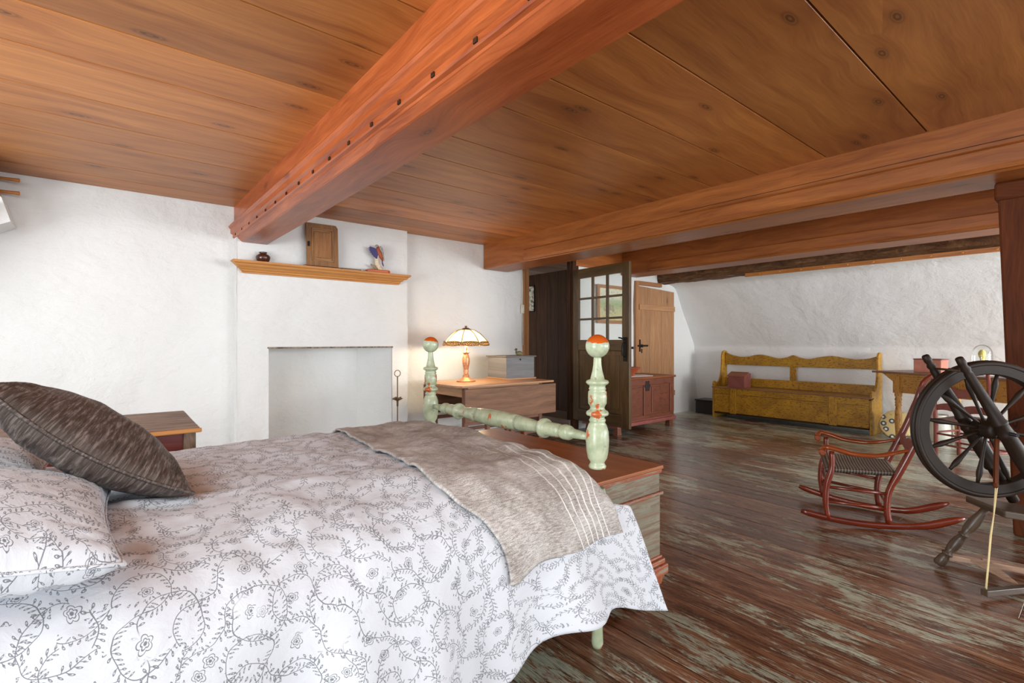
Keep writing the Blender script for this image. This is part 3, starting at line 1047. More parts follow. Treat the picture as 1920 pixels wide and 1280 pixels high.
for k in (1, 2):
    xx = gx0 + (gx1 - gx0) * k / 3
    mb.box((xx - .013, -.016, gz0), (xx + .013, .016, gz1), 2)
    zz = gz0 + (gz1 - gz0) * k / 3
    mb.box((gx0, -.0155, zz - .013), (gx1, .0155, zz + .013), 0)
mb.build('glazing_bars', 'doorwood', d1, .003)
MB().box((gx0, -.002, gz0), (gx1, .002, gz1)).build('window_pane', 'glass', d1)
mb = MB()
mb.box((DW - .085, -.03, .78), (DW - .03, -.02, 1.06), 2)
mb.tube([(DW - .06, -.03, 1.0), (DW - .06, -.06, .99), (DW - .06, -.075, .93), (DW - .06, -.07, .86), (DW - .06, -.03, .83)], .008, 8)
mb.tube([(DW - .06, -.03, 1.03), (DW - .08, -.07, 1.05), (DW - .11, -.075, 1.055)], .009, 8)
mb.build('thumb_latch', 'iron', d1)
# boarded door in the closet wall
d2 = thing('door_2', (6.06, YS - .012, 0), 0, 'pale boarded door with iron latch behind the chest', 'door')
d2['kind'] = 'structure'
del d2['category']
mb = MB()
for xa, xb in ((.04, .32), (.325, .62), (.625, .97)):
    mb.hexa([(xa, -.02, .04), (xb, -.02, .04), (xb, .01, .04), (xa, .01, .04), (xa, -.02, 1.975 - .045 * xa), (xb, -.02, 1.975 - .045 * xb), (xb, .01, 1.975 - .045 * xb), (xa, .01, 1.975 - .045 * xa)], 2)
mb.build('door_boards', 'plankdoor', d2, .004)
mb = MB()
mb.box((.045, -.042, 1.62), (.965, -.02, 1.70), 0).box((.045, -.042, .3), (.965, -.02, .38), 0)
mb.build('door_batten', 'plankdoor', d2, .004)
mb = MB()
mb.box((-.03, -.035, 0), (.035, .01, 2.04), 2).box((.036, -.034, 1.985), (.62, .009, 2.044), 0)
mb.build('door_casing', 'casing', d2, .004)
mb = MB()
mb.box((.06, -.035, 1.0), (.075, -.02, 1.18), 2).box((.0, -.05, 1.075), (.24, -.035, 1.10), 0).lathe((.10, -.02, 1.085), (0, -1, 0), [(0, .022), (.03, .022), (.04, .012)], 12)
mb.box((.11, -.03, .98), (.122, -.02, 1.04), 2)
mb.build('door_latch', 'iron', d2)
tag(MB().box((5.93, YS - .03, 1.04), (5.99, YS + .0, 1.075)).build('key_hook', 'iron', bevel=.004), 'small black iron catch on the white wall beside the boarded door', 'hook')

# ------------------------------------------------------------------ fittings on walls
mb = MB()
prof = [(0, 0), (.0, .105), (.145, .105), (.145, .088), (.135, .08), (.12, .076), (.115, .062), (.10, .055), (.078, .05), (.068, .036), (.05, .03), (.045, .016), (.03, .01), (.03, 0)]
xa, xb = .90, 2.665
vs, fs, uvs = [], [], []
n = len(prof)
for e, (xx, sg) in enumerate(((xa, 1), (xb, -1))):
    for d_, z_ in prof:
        inset = (.145 - d_) * .8 if d_ > .001 else .116
        vs.append((xx + sg * (inset if z_ < .10 else (0 if d_ > .001 else 0)), CY + .0 - d_, 1.785 + z_))
for k in range(n):
    j = (k + 1) % n
    fs.append((k, j, n + j, n + k))
    uvs.append([(xa, k * .03), (xa, k * .03 + .03), (xb, k * .03 + .03), (xb, k * .03)])
fs.append(tuple(range(n))[::-1])
uvs.append([(0, 0)] * n)
fs.append(tuple(range(n, 2 * n)))
uvs.append([(0, 0)] * n)
mb.add(vs, fs, uvs, .5)
mant = tag(mb.build('mantel_shelf', 'mantel', bevel=.002), 'moulded honey-coloured wooden mantel shelf on the white chimney breast', 'shelf')
MZ = 1.8905

t = thing('ceramic_jar', (1.17, 5.12, MZ), 0, 'small squat dark brown glazed jar at the left end of the mantel', 'jar')
MB().lathe((0, 0, 0), (0, 0, 1), [(0, .038), (.004, .042), (.02, .055), (.045, .063), (.06, .062), (.075, .05), (.082, .036), (.088, .031), (.094, .034), (.10, .036), (.10, .029), (.085, .027), (.06, .04)], 24).build('jar_body', 'brownjar', t)

t = thing('spice_cupboard_door', (1.71, 5.085, MZ + .012), -.05, 'old carved wooden panel door leaning against the chimney above the mantel', 'panel')
Rl = Matrix.Rotation(-.07, 4, 'X')
mb = MB()
mb.prism([(-.155, 0), (.155, 0), (.155, .40), (.135, .43), (-.155, .43)], 0, .022, M=Rl @ Matrix.Rotation(PI / 2, 4, 'X'), grain=1)
mb.build('frame', wood('old_oak', '5E3A1C', '9C6C3C', .55, 2, .2), t, .003)
mb = MB()
for a, dpt in ((.05, .030), (.065, .024)):
    for (x0, z0, x1, z1) in ((-.155 + a, a, .155 - a, a + .012), (-.155 + a, .43 - a - .012, .155 - a, .43 - a), (-.155 + a, a, -.155 + a + .012, .43 - a), (.155 - a - .012, a, .155 - a, .43 - a)):
        mb.box((x0, -dpt, z0), (x1, -.018, z1))
mb.xf(Rl)
mb.build('panel_moulding', wood('old_oak_moulding', '70461F', 'B58450', .5, 2, .2), t, .002)
mb = MB().box((-.085, -.029, .085), (.085, -.02, .345), 2).xf(Rl)
mb.build('raised_panel', wood('carved_panel', '7C4A22', 'A87442', .55, 3, .2, .9), t, .004)
MB().box((-.145, -.03, .19), (-.125, -.02, .24)).box((-.14, -.036, .20), (-.13, -.03, .23)).xf(Rl).build('keyhole_plate', 'iron', t)

t = tag(MB().box((1.54, 5.10, MZ), (2.12, 5.14, MZ + .022), 0).build('old_plank', wood('weathered_slat', '6A4C30', 'A5855C', .6, 3), bevel=.003), 'weathered narrow wooden plank lying along the mantel behind the panel', 'slat')
t = tag(MB().box((1.90, 5.045, MZ), (2.10, 5.085, MZ + .016), 0).build('hinge_strap', 'rust', bevel=.003), 'rusty iron strap lying on the mantel beside the panel', 'strap')

# carved woodpecker on a plinth
t = thing('bird_carving', (2.31, 5.10, MZ), -.1, 'carved blue and russet bird with raised wing on an orange plinth', 'carving')
mb = MB()
mb.prism([(-.13, -.045), (.10, -.045), (.13, -.02), (.13, .03), (.1, .045), (-.11, .045), (-.13, .02)], 0, .035)
mb.build('plinth', 'plinth', t, .008)
MB().tube([(.03, 0, .035), (.01, 0, .06), (-.01, 0, .10), (-.015, 0, .15), (-.01, 0, .20), (-.04, 0, .235)], [.034, .03, .026, .022, .022, .012], 12).build('tree_stump', 'birdtan', t)
MB().tube([(-.01, -.01, .04), (-.05, -.015, .065), (-.085, -.02, .085)], [.014, .012, .010], 8).build('branch', 'bark', t)
MB().tube([(.02, 0, .06), (.005, -.02, .09), (-.02, -.02, .10)], [.008, .006, .003], 6).build('claw', 'iron', t)
mb = MB().tube([(.05, -.01, .13), (.035, -.012, .17), (.01, -.014, .215), (-.005, -.014, .255), (-.01, -.016, .285)], [.006, .020, .026, .022, .012], 12)
mb.build('body', 'birdbrown', t)
mb = MB().ball((-.018, -.018, .292), (.018, .014, .014)).tube([(-.03, -.018, .292), (-.05, -.02, .28)], [.006, .001], 8)
mb.build('head', 'birdgrey', t)


def feather(pts, nfe, reach, rootc, mat, parent, name, th=.004, base=-.02):
    m = MB()
    m.prism(pts, -th / 2, th / 2, M=Matrix.Translation((0, base, 0)) @ Matrix.Rotation(PI / 2, 4, 'X'))
    return m.build(name, mat, parent, .0015)


wing = [(-.005, .20), (.0, .245), (-.03, .262), (-.07, .272), (-.105, .285), (-.092, .272), (-.112, .268), (-.095, .257), (-.112, .250), (-.093, .24), (-.106, .232), (-.086, .225), (-.096, .215), (-.075, .205), (-.08, .195), (-.06, .185), (-.06, .175), (-.04, .165), (-.035, .155), (-.015, .15)]
feather(wing[::-1], 0, 0, 0, 'birdblue', t, 'raised_wing')
feather([(.0, .28), (-.005, .285), (.02, .29), (.04, .27), (.05, .23), (.058, .16), (.062, .13), (.05, .15), (.035, .2), (.02, .25)], 0, 0, 0, 'birdgrey', t, 'folded_wing', .006, -.034)
feather([(.04, .14), (.05, .12), (.062, .08), (.055, .075), (.04, .10), (.036, .13)], 0, 0, 0, 'birdblue', t, 'tail', .006, -.012)

# iron candle stand beside the fireplace
t = thing('candle_stand', (2.50, 5.02, 0), 0, 'slender iron floor candle stand with ring top beside the fireplace', 'candle stand')
MB().tube([(0, 0, .06), (0, 0, .77)], .006, 8).build('rod', 'rust', t)
MB().tube([(.035 * math.cos(a), .0, .80 + .035 * math.sin(a)) for a in np.linspace(-PI / 2, 1.5 * PI, 25)], .004, 8).build('ring', 'rust', t)
mb = MB().lathe((0, 0, .50), (0, 0, 1), [(0, .012), (.012, .04), (.022, .056), (.026, .058), (.02, .05), (.012, .015)], 20)
mb.lathe((0, 0, .44), (0, 0, 1), [(0, .010), (.06, .012)], 10)
for a in (0, PI / 2, PI, 1.5 * PI):
    mb.lathe((.036 * math.cos(a), .036 * math.sin(a), .515), (0, 0, 1), [(0, .010), (.025, .010), (.025, .007)], 8)
mb.build('drip_tray', 'rust', t)
for k in range(3):
    a = k * 2 * PI / 3 + .3
    MB().tube([(0, 0, .09), (.05 * math.cos(a), .05 * math.sin(a), .10), (.12 * math.cos(a), .12 * math.sin(a), .05), (.15 * math.cos(a), .15 * math.sin(a), .006)], .006, 8).build('leg', 'rust', t)

t = thing('light_switch', (4.50, YF - .015, 1.60), 0, 'cream light switch with white cord on the wall beside the passage', 'switch')
MB().box((-.02, -.02, -.06), (.025, .0, .06)).build('switch_box', 'switch', t, .004)
MB().tube([(0, -.01, .06), (.004, -.008, .3), (-.003, -.008, .62)], .004, 6).tube([(.01, -.01, -.06), (.012, -.008, -.5)], .004, 6).build('cord', 'switch', t)

# pictures
t = thing('framed_landscape', (5.50, YS - .03, 1.40), 0, 'wood-framed faded landscape print seen through the glazed door', 'picture')
mb = MB()
W2, H2 = .32, .53
mb.box((-W2, -.02, 0), (W2, 0, .045), 0).box((-W2, -.02, H2 - .045), (W2, 0, H2), 0).box((-W2, -.02, .045), (-W2 + .045, 0, H2 - .045), 2).box((W2 - .045, -.02, .045), (W2, 0, H2 - .045), 2)
mb.build('frame', 'casing', t, .004)
MB().add([(-W2 + .045, -.008, .045), (W2 - .045, -.008, .045), (W2 - .045, -.008, H2 - .045), (-W2 + .045, -.008, H2 - .045), (-W2 + .045, -.002, .045), (W2 - .045, -.002, .045), (W2 - .045, -.002, H2 - .045), (-W2 + .045, -.002, H2 - .045)],
         [(0, 1, 2, 3), (7, 6, 5, 4)], [[(0, 0), (1, 0), (1, 1), (0, 1)], [(0, 0), (1, 0), (1, 1), (0, 1)]]).build('print', 'print', t)
t = thing('framed_engraving', (5.248, 5.98, 1.62), 0, 'small black-framed engraving on the dark passage wall', 'picture')
MB().box((-.012, -.16, 0), (0, .16, .012)).box((-.012, -.16, .40), (0, .16, .412)).box((-.012, -.16, 0), (0, -.148, .41)).box((-.012, .148, 0), (0, .16, .41)).build('frame', 'iron', t)
MB().add([(-.004, .148, .012), (-.004, -.148, .012), (-.004, -.148, .40), (-.004, .148, .40), (-.001, .148, .012), (-.001, -.148, .012), (-.001, -.148, .40), (-.001, .148, .40)], [(0, 1, 2, 3), (7, 6, 5, 4)], [[(0, 0), (.3, 0), (.3, .4), (0, .4)]] * 2).build('print', 'engraving', t)

# peg rail over the sloping wall
t = thing('peg_rail', (6.575, 0, 2.0), 0, 'long thin wooden peg rail under the rough timber above the settle', 'peg rail')
MB().box((0, -2.5, .005), (.03, 3.14, .052), 1).build('rail', 'peg', t, .003)
p0 = None
for k in range(20):
    yy = 2.93 - k * .245
    if p0 is None:
        p0 = MB().lathe((.002, 0, .03), (-1, 0, -.15), [(0, .007), (.045, .006), (.055, .010), (.062, .008)], 8).build('peg', 'peg', t)
        p0.location = (0, yy, 0)
    else:
        c = p0.copy()
        COL.objects.link(c)
        c.location = (0, yy, 0)
t = thing('peg_board', (-.60, 5.14, 2.10), 0, 'honey-coloured peg board with two turned pegs at the far left edge', 'peg board')
MB().prism([(0, -.0), (.035, 0.03), (.03, .12), (-.02, .27), (-.03, .27), (-.03, 0)], -.02, .02, M=Matrix.Rotation(PI / 2, 4, 'X')).build('bracket', 'peg', t, .003)
for zz in (.14, .235):
    MB().lathe((-.03, 0, zz), (1, 0, 0), [(0, .010), (.08, .010), (.13, .012), (.155, .015), (.16, .011)], 10).build('peg', 'peg', t)

# ------------------------------------------------------------------ bed
BX, BY0, BY1 = 1.442, 1.247, 2.483
bed = thing('bed', (BX, 1.865, 0), 0, 'antique bed with sage green turned foot posts topped by orange-capped balls', 'bed')


def bp(y):
    return 1.15 - (y - 640) * .00201


pz = [(0, .018), (.015, .022), (.06, .020), (.10, .019), (.15, .03), (.17, .033), (.20, .026), (.24, .03), (.25, .035), (.55, .035), (.565, .03), (.58, .032), (.60, .027)]
top = [(877, .031), (873, .033), (869, .028), (866, .026), (862, .031), (858, .036), (845, .041), (825, .0435), (808, .042), (796, .034), (791, .028), (789, .031), (786, .031), (784, .027), (780, .027),
       (778, .040), (775, .043), (771, .040), (768, .030), (764, .026), (760, .029), (756, .0345), (745, .0355), (734, .0345), (731, .029), (729, .033), (726, .030), (722, .030), (720, .038), (717, .043), (713, .040), (711, .027), (705, .024), (695, .019), (684, .0155), (672, .0145), (670, .014)]
for yy in (BY0, BY1):
    p = MB()
    p.lathe((0, 0, 0), (0, 0, 1), pz, 24, .5)
    p.lathe((0, 0, .60), (0, 0, 1), [(bp(a) - .60, r) for a, r in top], 28, .5)
    o = p.build('foot_post', 'sage', bed)
    o.location = (0, yy - 1.865, 0)
    fn = MB().ball((0, 0, 0), .0445, 28, 18).build('ball_finial', 'ball', o)
    fn.location = (0, 0, 1.132)
    fn.rotation_euler = (.12, -.1, 0 if yy == BY0 else 2.0)
half = [(0, .012), (.05, .017), (.10, .020), (.102, .025), (.115, .030), (.135, .031), (.15, .028), (.156, .019), (.16, .026), (.175, .029), (.235, .030), (.243, .031), (.246, .040), (.258, .042), (.27, .038), (.273, .024), (.31, .025), (.36, .030), (.40, .034), (.425, .034), (.430, .025), (.436, .035), (.48, .037), (.53, .039)]
LN = BY1 - BY0 - .07
pr_ = half + [(LN - h, r) for h, r in half[::-1]]
MB().lathe((0, BY0 + .035 - 1.865, .785), (0, 1, 0), pr_, 26, .5).build('foot_rail', 'sage', bed)
MB().box((-.03, BY0 + .03 - 1.865, .30), (.03, BY1 - .03 - 1.865, .42), 1).build('foot_board', 'sage', bed, .006)
for yy in (BY0, BY1):
    MB().box((-2.28, yy - 1.865 - .02, .30), (-.02, yy - 1.865 + .02, .42), 0).build('side_rail', 'sage', bed, .006)
    o = MB().lathe((0, 0, 0), (0, 0, 1), [(0, .02), (.2, .03), (1.1, .034), (1.13, .02)], 20, .5).build('head_post', 'sage', bed)
    o.location = (-2.30, yy - 1.865, 0)
MB().box((-2.32, BY0 - 1.865, .5), (-2.28, BY1 - 1.865, 1.0), 1).build('headboard', 'sage', bed, .006)
MB().box((-2.24, BY0 + .05 - 1.865, .38), (-.07, BY1 - .05 - 1.865, .60)).build('mattress', 'white', bed, .05, 4)

# cross-section of the bedding (Y, Z) from the far hem to the near hem
sec = crom([(2.66, .30), (2.655, .45), (2.62, .60), (2.55, .675), (2.40, .705), (2.1, .712), (1.8, .712), (1.5, .708), (1.34, .695), (1.235, .655), (1.17, .58), (1.14, .48), (1.12, .33), (1.10, .14)], 10)
sec = np.array(sec)
sl = np.concatenate([[0], np.cumsum(np.hypot(*np.diff(sec, axis=0).T))])
SL = sl[-1]


def secp(s):
    s = max(0, min(SL, s))
    y = float(np.interp(s, sl, sec[:, 0]))
    z = float(np.interp(s, sl, sec[:, 1]))
    e = .01
    dy = float(np.interp(s + e, sl, sec[:, 0]) - np.interp(s - e, sl, sec[:, 0]))
    dz = float(np.interp(s + e, sl, sec[:, 1]) - np.interp(s - e, sl, sec[:, 1]))
    l = math.hypot(dy, dz) or 1
    return y, z, dz / l, -dy / l        # outward normal (ny, nz) : for top dy<0 -> nz>0


def sms(x, a, b):
    t = max(0, min(1, (x - a) / (b - a)))
    return t * t * (3 - 2 * t)


def cloth(x, s, off=0.):
    y, z, ny, nz = secp(s)
    near = s > SL * .5
    wh = sms(.67 - z, 0.0, .14) if near else 0.
    # foot end: the top turns down before the foot board
    x1, r = 1.33, .085
    xt, zt = x, z
    if x > x1:
        a = min((x - x1) / r, PI / 2)
        xt = x1 + (r + off) * math.sin(a)
        zt = z - (r + off) * (1 - math.cos(a)) - max(0, (x - x1) - r * PI / 2)
    xh = x + .28 * max(0, .60 - z) * sms(x, .9, 1.45)
    X = xt * (1 - wh) + xh * wh
    Z = zt * (1 - wh) + z * wh
    # puffiness on top, long folds in the hanging part
    top_ = 1 - wh
    puff = .018 * fbm((x * 1.0, s * 1.2, 3), 3.2) + .008 * fbm((x, s * .6, 9), 9) + .012 * math.sin(x * 5 + s * 3) * math.sin(s * 5 + 1)
    puff += .010 * math.exp(-((s - 1.25 - .25 * x) / .05) ** 2) * sms(.9 - x, 0, .5)
    fold = 0.
    if near:
        dpt = max(0, .56 - z)
        fold = dpt * (.10 * math.sin(x * 13 + 1.2 * math.sin(x * 4)) + .05 * math.sin(x * 27 + 2))
        fold += dpt * .12 * sms(x, 1.2, 1.6)
    k = off + puff * (1 if not near else top_ * .9 + .25)
    Y = y + ny * k - fold
    Z = Z + nz * k
    if near:
        Z += (.11 * sms(x, .85, 1.12) * (1 - sms(x, 1.2, 1.5)) + .008 * math.sin(x * 9)) * sms(.46 - z, 0, .32)
    return Vector((X, Y, Z))


nx, ns = 230, 240
xr = (-.98, 1.50)
mb = MB()
mb.grid(lambda a, b: cloth(xr[0] + a * (xr[1] - xr[0]), b * SL), nx, ns, lambda a, b: (a * (xr[1] - xr[0]) + 2, b * SL), flip=True)
o = mb.build('duvet', 'duvet', origin=(.3, 1.865, .70))
sd = o.modifiers.new('thick', 'SOLIDIFY')
sd.thickness = .018
sd.offset = -1
tag(o, 'white duvet printed with grey scrolling vines covering the whole bed', 'duvet')

# woven throw across the foot of the bed
s_far, s_near = .30, None
zz = [(i, secp(SL * i / 400)) for i in range(200, 400)]
s_near = next(SL * i / 400 for i, q in zz if q[1] < .47)


def throw(a, b):
    s = s_far + (s_near - s_far) * b
    xl = .90 - .11 * sms(b, .05, .75) + .13 * sms(b, .8, 1.0) + .008 * math.sin(b * 22)
    xrr = 1.50 - .10 * sms(b, .80, .95)
    s2 = s + (.035 * sms(.25 - a, 0, .25) + .003 * math.sin(a * 14)) * sms(b, .9, 1)
    p = cloth(xl + (xrr - xl) * a, s2, .010 + .004 * fbm((a * 3, b * 8, 0), 3))
    return p


mb = MB()
mb.grid(throw, 70, 200, lambda a, b: (.85 + a * .55, b * 1.95), flip=True)
o = mb.build('throw_blanket', 'throw', origin=(1.15, 1.865, .71))
sd = o.modifiers.new('thick', 'SOLIDIFY')
sd.thickness = .009
sd.offset = 1
tag(o, 'taupe woven throw with white stripes folded across the foot of the bed', 'blanket')


def pillow(name, hx, hy, th, mat, M, label, uvs=1., pinch=.07, wr=.004, seamr=.004, pw=.42, sag=0.):
    mb = MB()
    N = 44

    def side(sg):
        def F(a, b):
            u, v = a * 2 - 1, b * 2 - 1
            u = math.copysign(abs(u) ** .8, u)
            v = math.copysign(abs(v) ** .8, v)
            x_ = u * hx * (1 - pinch * (1 - v * v))
            y_ = v * hy * (1 - pinch * (1 - u * u))
            e = max(0, (1 - abs(u) ** 2.2)) * max(0, (1 - abs(v) ** 2.2))
            z_ = sg * th * (e ** pw) - sag * (1 - u * u) * sms(-v, 0, 1)
            # pulled wrinkles running in from the seams
            ed = 1 - min(1 - abs(u), 1 - abs(v))
            k = wr * math.sin(46 * (u if abs(v) > abs(u) else v) + 3 * mn.noise(Vector((u * 3, v * 3, sg)))) * sms(ed, .55, .95) * sms(1 - ed, 0, .12)
            z_ += sg * k + .012 * fbm((u, v, sg * 3), 1.6) * e
            return (x_, y_, z_)
        return F
    mb.grid(side(1), N, N, lambda a, b: (a * hx * 2 * uvs, b * hy * 2 * uvs))
    mb.grid(side(-1), N, N, lambda a, b: (a * hx * 2 * uvs + 5, b * hy * 2 * uvs), flip=True)
    o = mb.build(name, mat, None, origin=(0, 0, 0))
    # seam
    pts = []
    for i in range(80):
        q = i / 80 * 4
        k, t_ = int(q), q % 1
        w_ = t_ * 2 - 1
        u, v = [(w_, -1), (1, w_), (-w_, 1), (-1, -w_)][k]
        pts.append((u * hx * (1 - pinch * (1 - v * v)), v * hy * (1 - pinch * (1 - u * u)), -sag * (1 - u * u) * sms(-v, 0, 1)))
    pts.append(pts[0])
    MB().tube(pts, seamr, 6).build('piping', mat, o)
    o.matrix_world = M
    return o


def ori(loc, ax, ay):
    """matrix whose local X points along ax and Y roughly along ay"""
    X = Vector(ax).normalized()
    Z = X.cross(Vector(ay)).normalized()
    Y = Z.cross(X)
    m = Matrix((X, Y, Z)).transposed().to_4x4()
    m.translation = Vector(loc)
    return m


o = pillow('pillow', .40, .33, .115, 'duvet', ori((-.37, 1.49, .795), (1, .02, -.16), (0, 1, -.02)), '', pinch=.05)
tag(o, 'plump white pillow with the grey vine print at the near head of the bed', 'pillow', 'white printed pillows')
o = pillow('throw_pillow', .265, .21, .088, 'cushion', ori((-.022, 1.84, .872), (.78, -.03, -.62), (-.06, 1, -.10)), '', pinch=.07, wr=.006, seamr=.005, pw=.55, sag=.035)
tag(o, 'dark grey-brown velvety cushion leaning on the white pillow', 'cushion')
o = pillow('pillow', .38, .27, .10, 'duvet', ori((-.50, 2.16, .80), (1, .0, -.14), (0, 1, 0)), '', pinch=.05)
tag(o, 'white vine-print pillow mostly hidden behind the dark cushion', 'pillow', 'white printed pillows')

# ------------------------------------------------------------------ chest at the foot of the bed
c = thing('blanket_chest', (1.80, 2.02, 0), 0, 'scuffed grey-green blanket chest with orange-brown lid at the foot of the bed', 'chest')
x0, x1, y0, y1 = -.245, .245, -.64, .64
MB().box((x0, y0, .11), (x1, y1, .43), 1).box((x0 + .002, y0 + .002, .43), (x1 - .002, y1 - .002, .53), 1).build('body', 'greenchest', c, .004)
MB().box((x0 - .012, y0 - .012, .545), (x1 + .012, y1 + .012, .565), 1).build('lid', 'chesttop', c, .005)
MB().box((x0 - .006, y0 - .006, .528), (x1 + .006, y1 + .006, .545), 1).build('lid_edge', 'chesttrim', c, .003)
mb = MB().box((x0 - .012, y0 - .012, .425), (x1 + .012, y1 + .012, .442), 1)
mb.build('waist_moulding', 'chesttrim', c, .005)
mb = MB().box((x0 - .028, y0 - .028, .055), (x1 + .028, y1 + .028, .10), 1).box((x0 - .018, y0 - .018, .10), (x1 + .018, y1 + .018, .125), 1).box((x0 - .008, y0 - .008, .125), (x1 + .008, y1 + .008, .14), 1)
mb.build('base_moulding', 'chesttrim', c, .006)
for sx in (-1, 1):
    for sy in (-1, 1):
        cx, cy = sx * .22, sy * .615
        MB().hexa([(cx - .03, cy - .03, 0), (cx + .03, cy - .03, 0), (cx + .03, cy + .03, 0), (cx - .03, cy + .03, 0), (cx - .045, cy - .045, .06), (cx + .045, cy - .045, .06), (cx + .045, cy + .045, .06), (cx - .045, cy + .045, .06)], 2).build('foot', 'chesttrim', c, .006)

# ------------------------------------------------------------------ red lidded stand behind the bed
c = thing('lidded_stand', (-.02, 3.0, 0), 0, 'dark red lidded stand with weathered sloping lid behind the bed', 'stand')
MB().box((-.32, -.19, .42), (.32, .20, .72), 0).build('case', 'nightstand', c, .004)
for sx in (-1, 1):
    for yy in (-.19, .17):
        MB().box((sx * .34 - .025, yy - .012, 0), (sx * .34 + .025, yy + .035, .725), 2).build('leg', 'nightlid', c, .004)
MB().hexa([(-.38, -.225, .722), (.38, -.225, .722), (.38, .235, .75), (-.38, .235, .75), (-.38, -.225, .742), (.38, -.225, .742), (.36, .235, .775), (-.36, .235, .775)], 0).build('lid', 'nightlid', c, .005)
MB().box((-.38, -.235, .720), (.385, -.222, .740), 0).build('lid_edge', 'mantel', c, .004)
MB().box((-.15, -.2, .70), (-.03, -.19, .722)).build('hinge', 'iron', c)

# ------------------------------------------------------------------ gateleg table with lamp and box
TZ = .70
c = thing('gateleg_table', (3.42, 4.56, 0), 0, 'worn brown drop-leaf gateleg table against the far wall', 'table')
gx0, gx1, gy0, gy1 = -.67, .65, -.38, .42
poly = [(gx0 + .04, gy0), (gx1, gy0), (gx1 + .005, gy1), (gx0 + .10, gy1), (gx0, gy1 - .10), (gx0, gy0 + .08)]
MB().prism(poly, TZ - .022, TZ).build('table_top', 'gatetop', c, .004)
MB().prism([(gx0 + .06, 0), (gx1 + .01, .0), (gx1 + .01, .335), (gx0 + .06, .335)], 0, .02, M=Matrix.Translation((0, gy0 - .002, TZ - .37)) @ Matrix.Rotation(PI / 2, 4, 'X')).build('front_leaf', 'gateleg', c, .005)
MB().prism([(gx0 + .06, 0), (gx1 + .01, .0), (gx1 + .01, .335), (gx0 + .06, .335)], 0, .02, M=Matrix.Translation((0, gy1 + .022, TZ - .37)) @ Matrix.Rotation(PI / 2, 4, 'X')).build('back_leaf', 'gateleg', c, .005)
mb = MB()
mb.box((gx0 + .12, gy0 + .08, TZ - .13), (gx1 - .12, gy0 + .10, TZ - .022), 0).box((gx0 + .12, gy1 - .10, TZ - .13), (gx1 - .12, gy1 - .08, TZ - .022), 0)
mb.box((gx0 + .12, gy0 + .10, TZ - .13), (gx0 + .14, gy1 - .10, TZ - .022), 1).box((gx1 - .14, gy0 + .10, TZ - .13), (gx1 - .12, gy1 - .10, TZ - .022), 1)
mb.build('apron', 'gatetop', c, .003)
legs = [(gx0 + .14, gy0 + .1), (gx0 + .14, gy1 - .1), (gx1 - .14, gy0 + .1), (gx1 - .14, gy1 - .1)]
for (lx, ly) in legs:
    MB().box((lx - .024, ly - .024, 0), (lx + .024, ly + .024, TZ - .03), 2).build('leg', 'gatedark', c, .004)
for lx in (-.28, .05, .24):
    MB().box((lx - .022, gy0 + .03, .04), (lx + .022, gy0 + .07, TZ - .13), 2).build('gate_leg', 'gatedark', c, .004)
for zz in (.10, .28):
    MB().box((gx0 + .16, gy0 + .085, zz), (gx1 - .16, gy0 + .115, zz + .035), 0).build('stretcher', 'gatedark', c, .003)
    MB().box((gx0 + .16, gy1 - .115, zz), (gx1 - .16, gy1 - .085, zz + .035), 0).build('stretcher', 'gatedark', c, .003)

# lamp
lp = thing('table_lamp', (3.16, 4.66, TZ), 0, 'lit slag-glass table lamp with filigree rim on the gateleg table', 'lamp')
MB().lathe((0, 0, 0), (0, 0, 1), [(0, .105), (.008, .11), (.014, .10), (.02, .085), (.03, .07), (.035, .06), (.045, .045), (.06, .035), (.07, .038), (.078, .03), (.10, .024), (.115, .03), (.125, .026), (.14, .028), (.18, .036), (.22, .042), (.26, .042), (.29, .034), (.305, .026), (.315, .03), (.32, .038), (.33, .038), (.335, .028), (.35, .018), (.37, .014), (.60, .008)], 28).build('lamp_base', 'copper', lp)
NP = 8
shp = [(.055, .585), (.10, .572), (.16, .535), (.205, .49), (.235, .455), (.25, .43)]


def shade_ring(k, r, z, off=0.):
    a = 2 * PI * k / NP
    return Vector(((r + off) * math.cos(a), (r + off) * math.sin(a), z))


mb = MB()
for k in range(NP):
    for i in range(len(shp) - 1):
        A, B = shp[i], shp[i + 1]
        sub = 4
        for q in range(sub):
            def pt(S, f):
                p = shade_ring(k, *S).lerp(shade_ring(k + 1, *S), f)
                m = 4 * f * (1 - f) * .12
                d = Vector((p.x, p.y, 0))
                return p + d * m * .35
            f0, f1 = q / sub, (q + 1) / sub
            mb.add([pt(A, f0), pt(A, f1), pt(B, f1), pt(B, f0)], [(3, 2, 1, 0)], [[(k + f0, B[1]), (k + f1, B[1]), (k + f1, A[1]), (k + f0, A[1])]], .5, True)
mb.build('shade_glass', 'shade', lp)
for k in range(NP):
    MB().tube([shade_ring(k, r, z, .003) for r, z in shp], .0055, 6).build('shade_rib', 'brass', lp)
mb = MB()
for k in range(NP):
    for q in range(8):
        f0, f1 = q / 8, (q + 1) / 8

        def e(f, lo):
            p = shade_ring(k, .255, 0).lerp(shade_ring(k + 1, .255, 0), f)
            p = p * (1 + .05 * 4 * f * (1 - f))
            s_ = math.sin(PI * f) ** .5
            z = (.425 - .022 * s_) if lo else (.438 + .014 * s_)
            if lo:
                p = p * 1.035
            p.z = z - .0
            return p
        mb.add([e(f0, 1), e(f1, 1), e(f1, 0), e(f0, 0)], [(0, 1, 2, 3)], [[(k * .2 + f0 * .2, 0), (k * .2 + f1 * .2, 0), (k * .2 + f1 * .2, .05), (k * .2 + f0 * .2, .05)]], .5, True)
rim = mb.build('filigree_band', 'filigree', lp)
so = rim.modifiers.new('t', 'SOLIDIFY')
so.thickness = .003
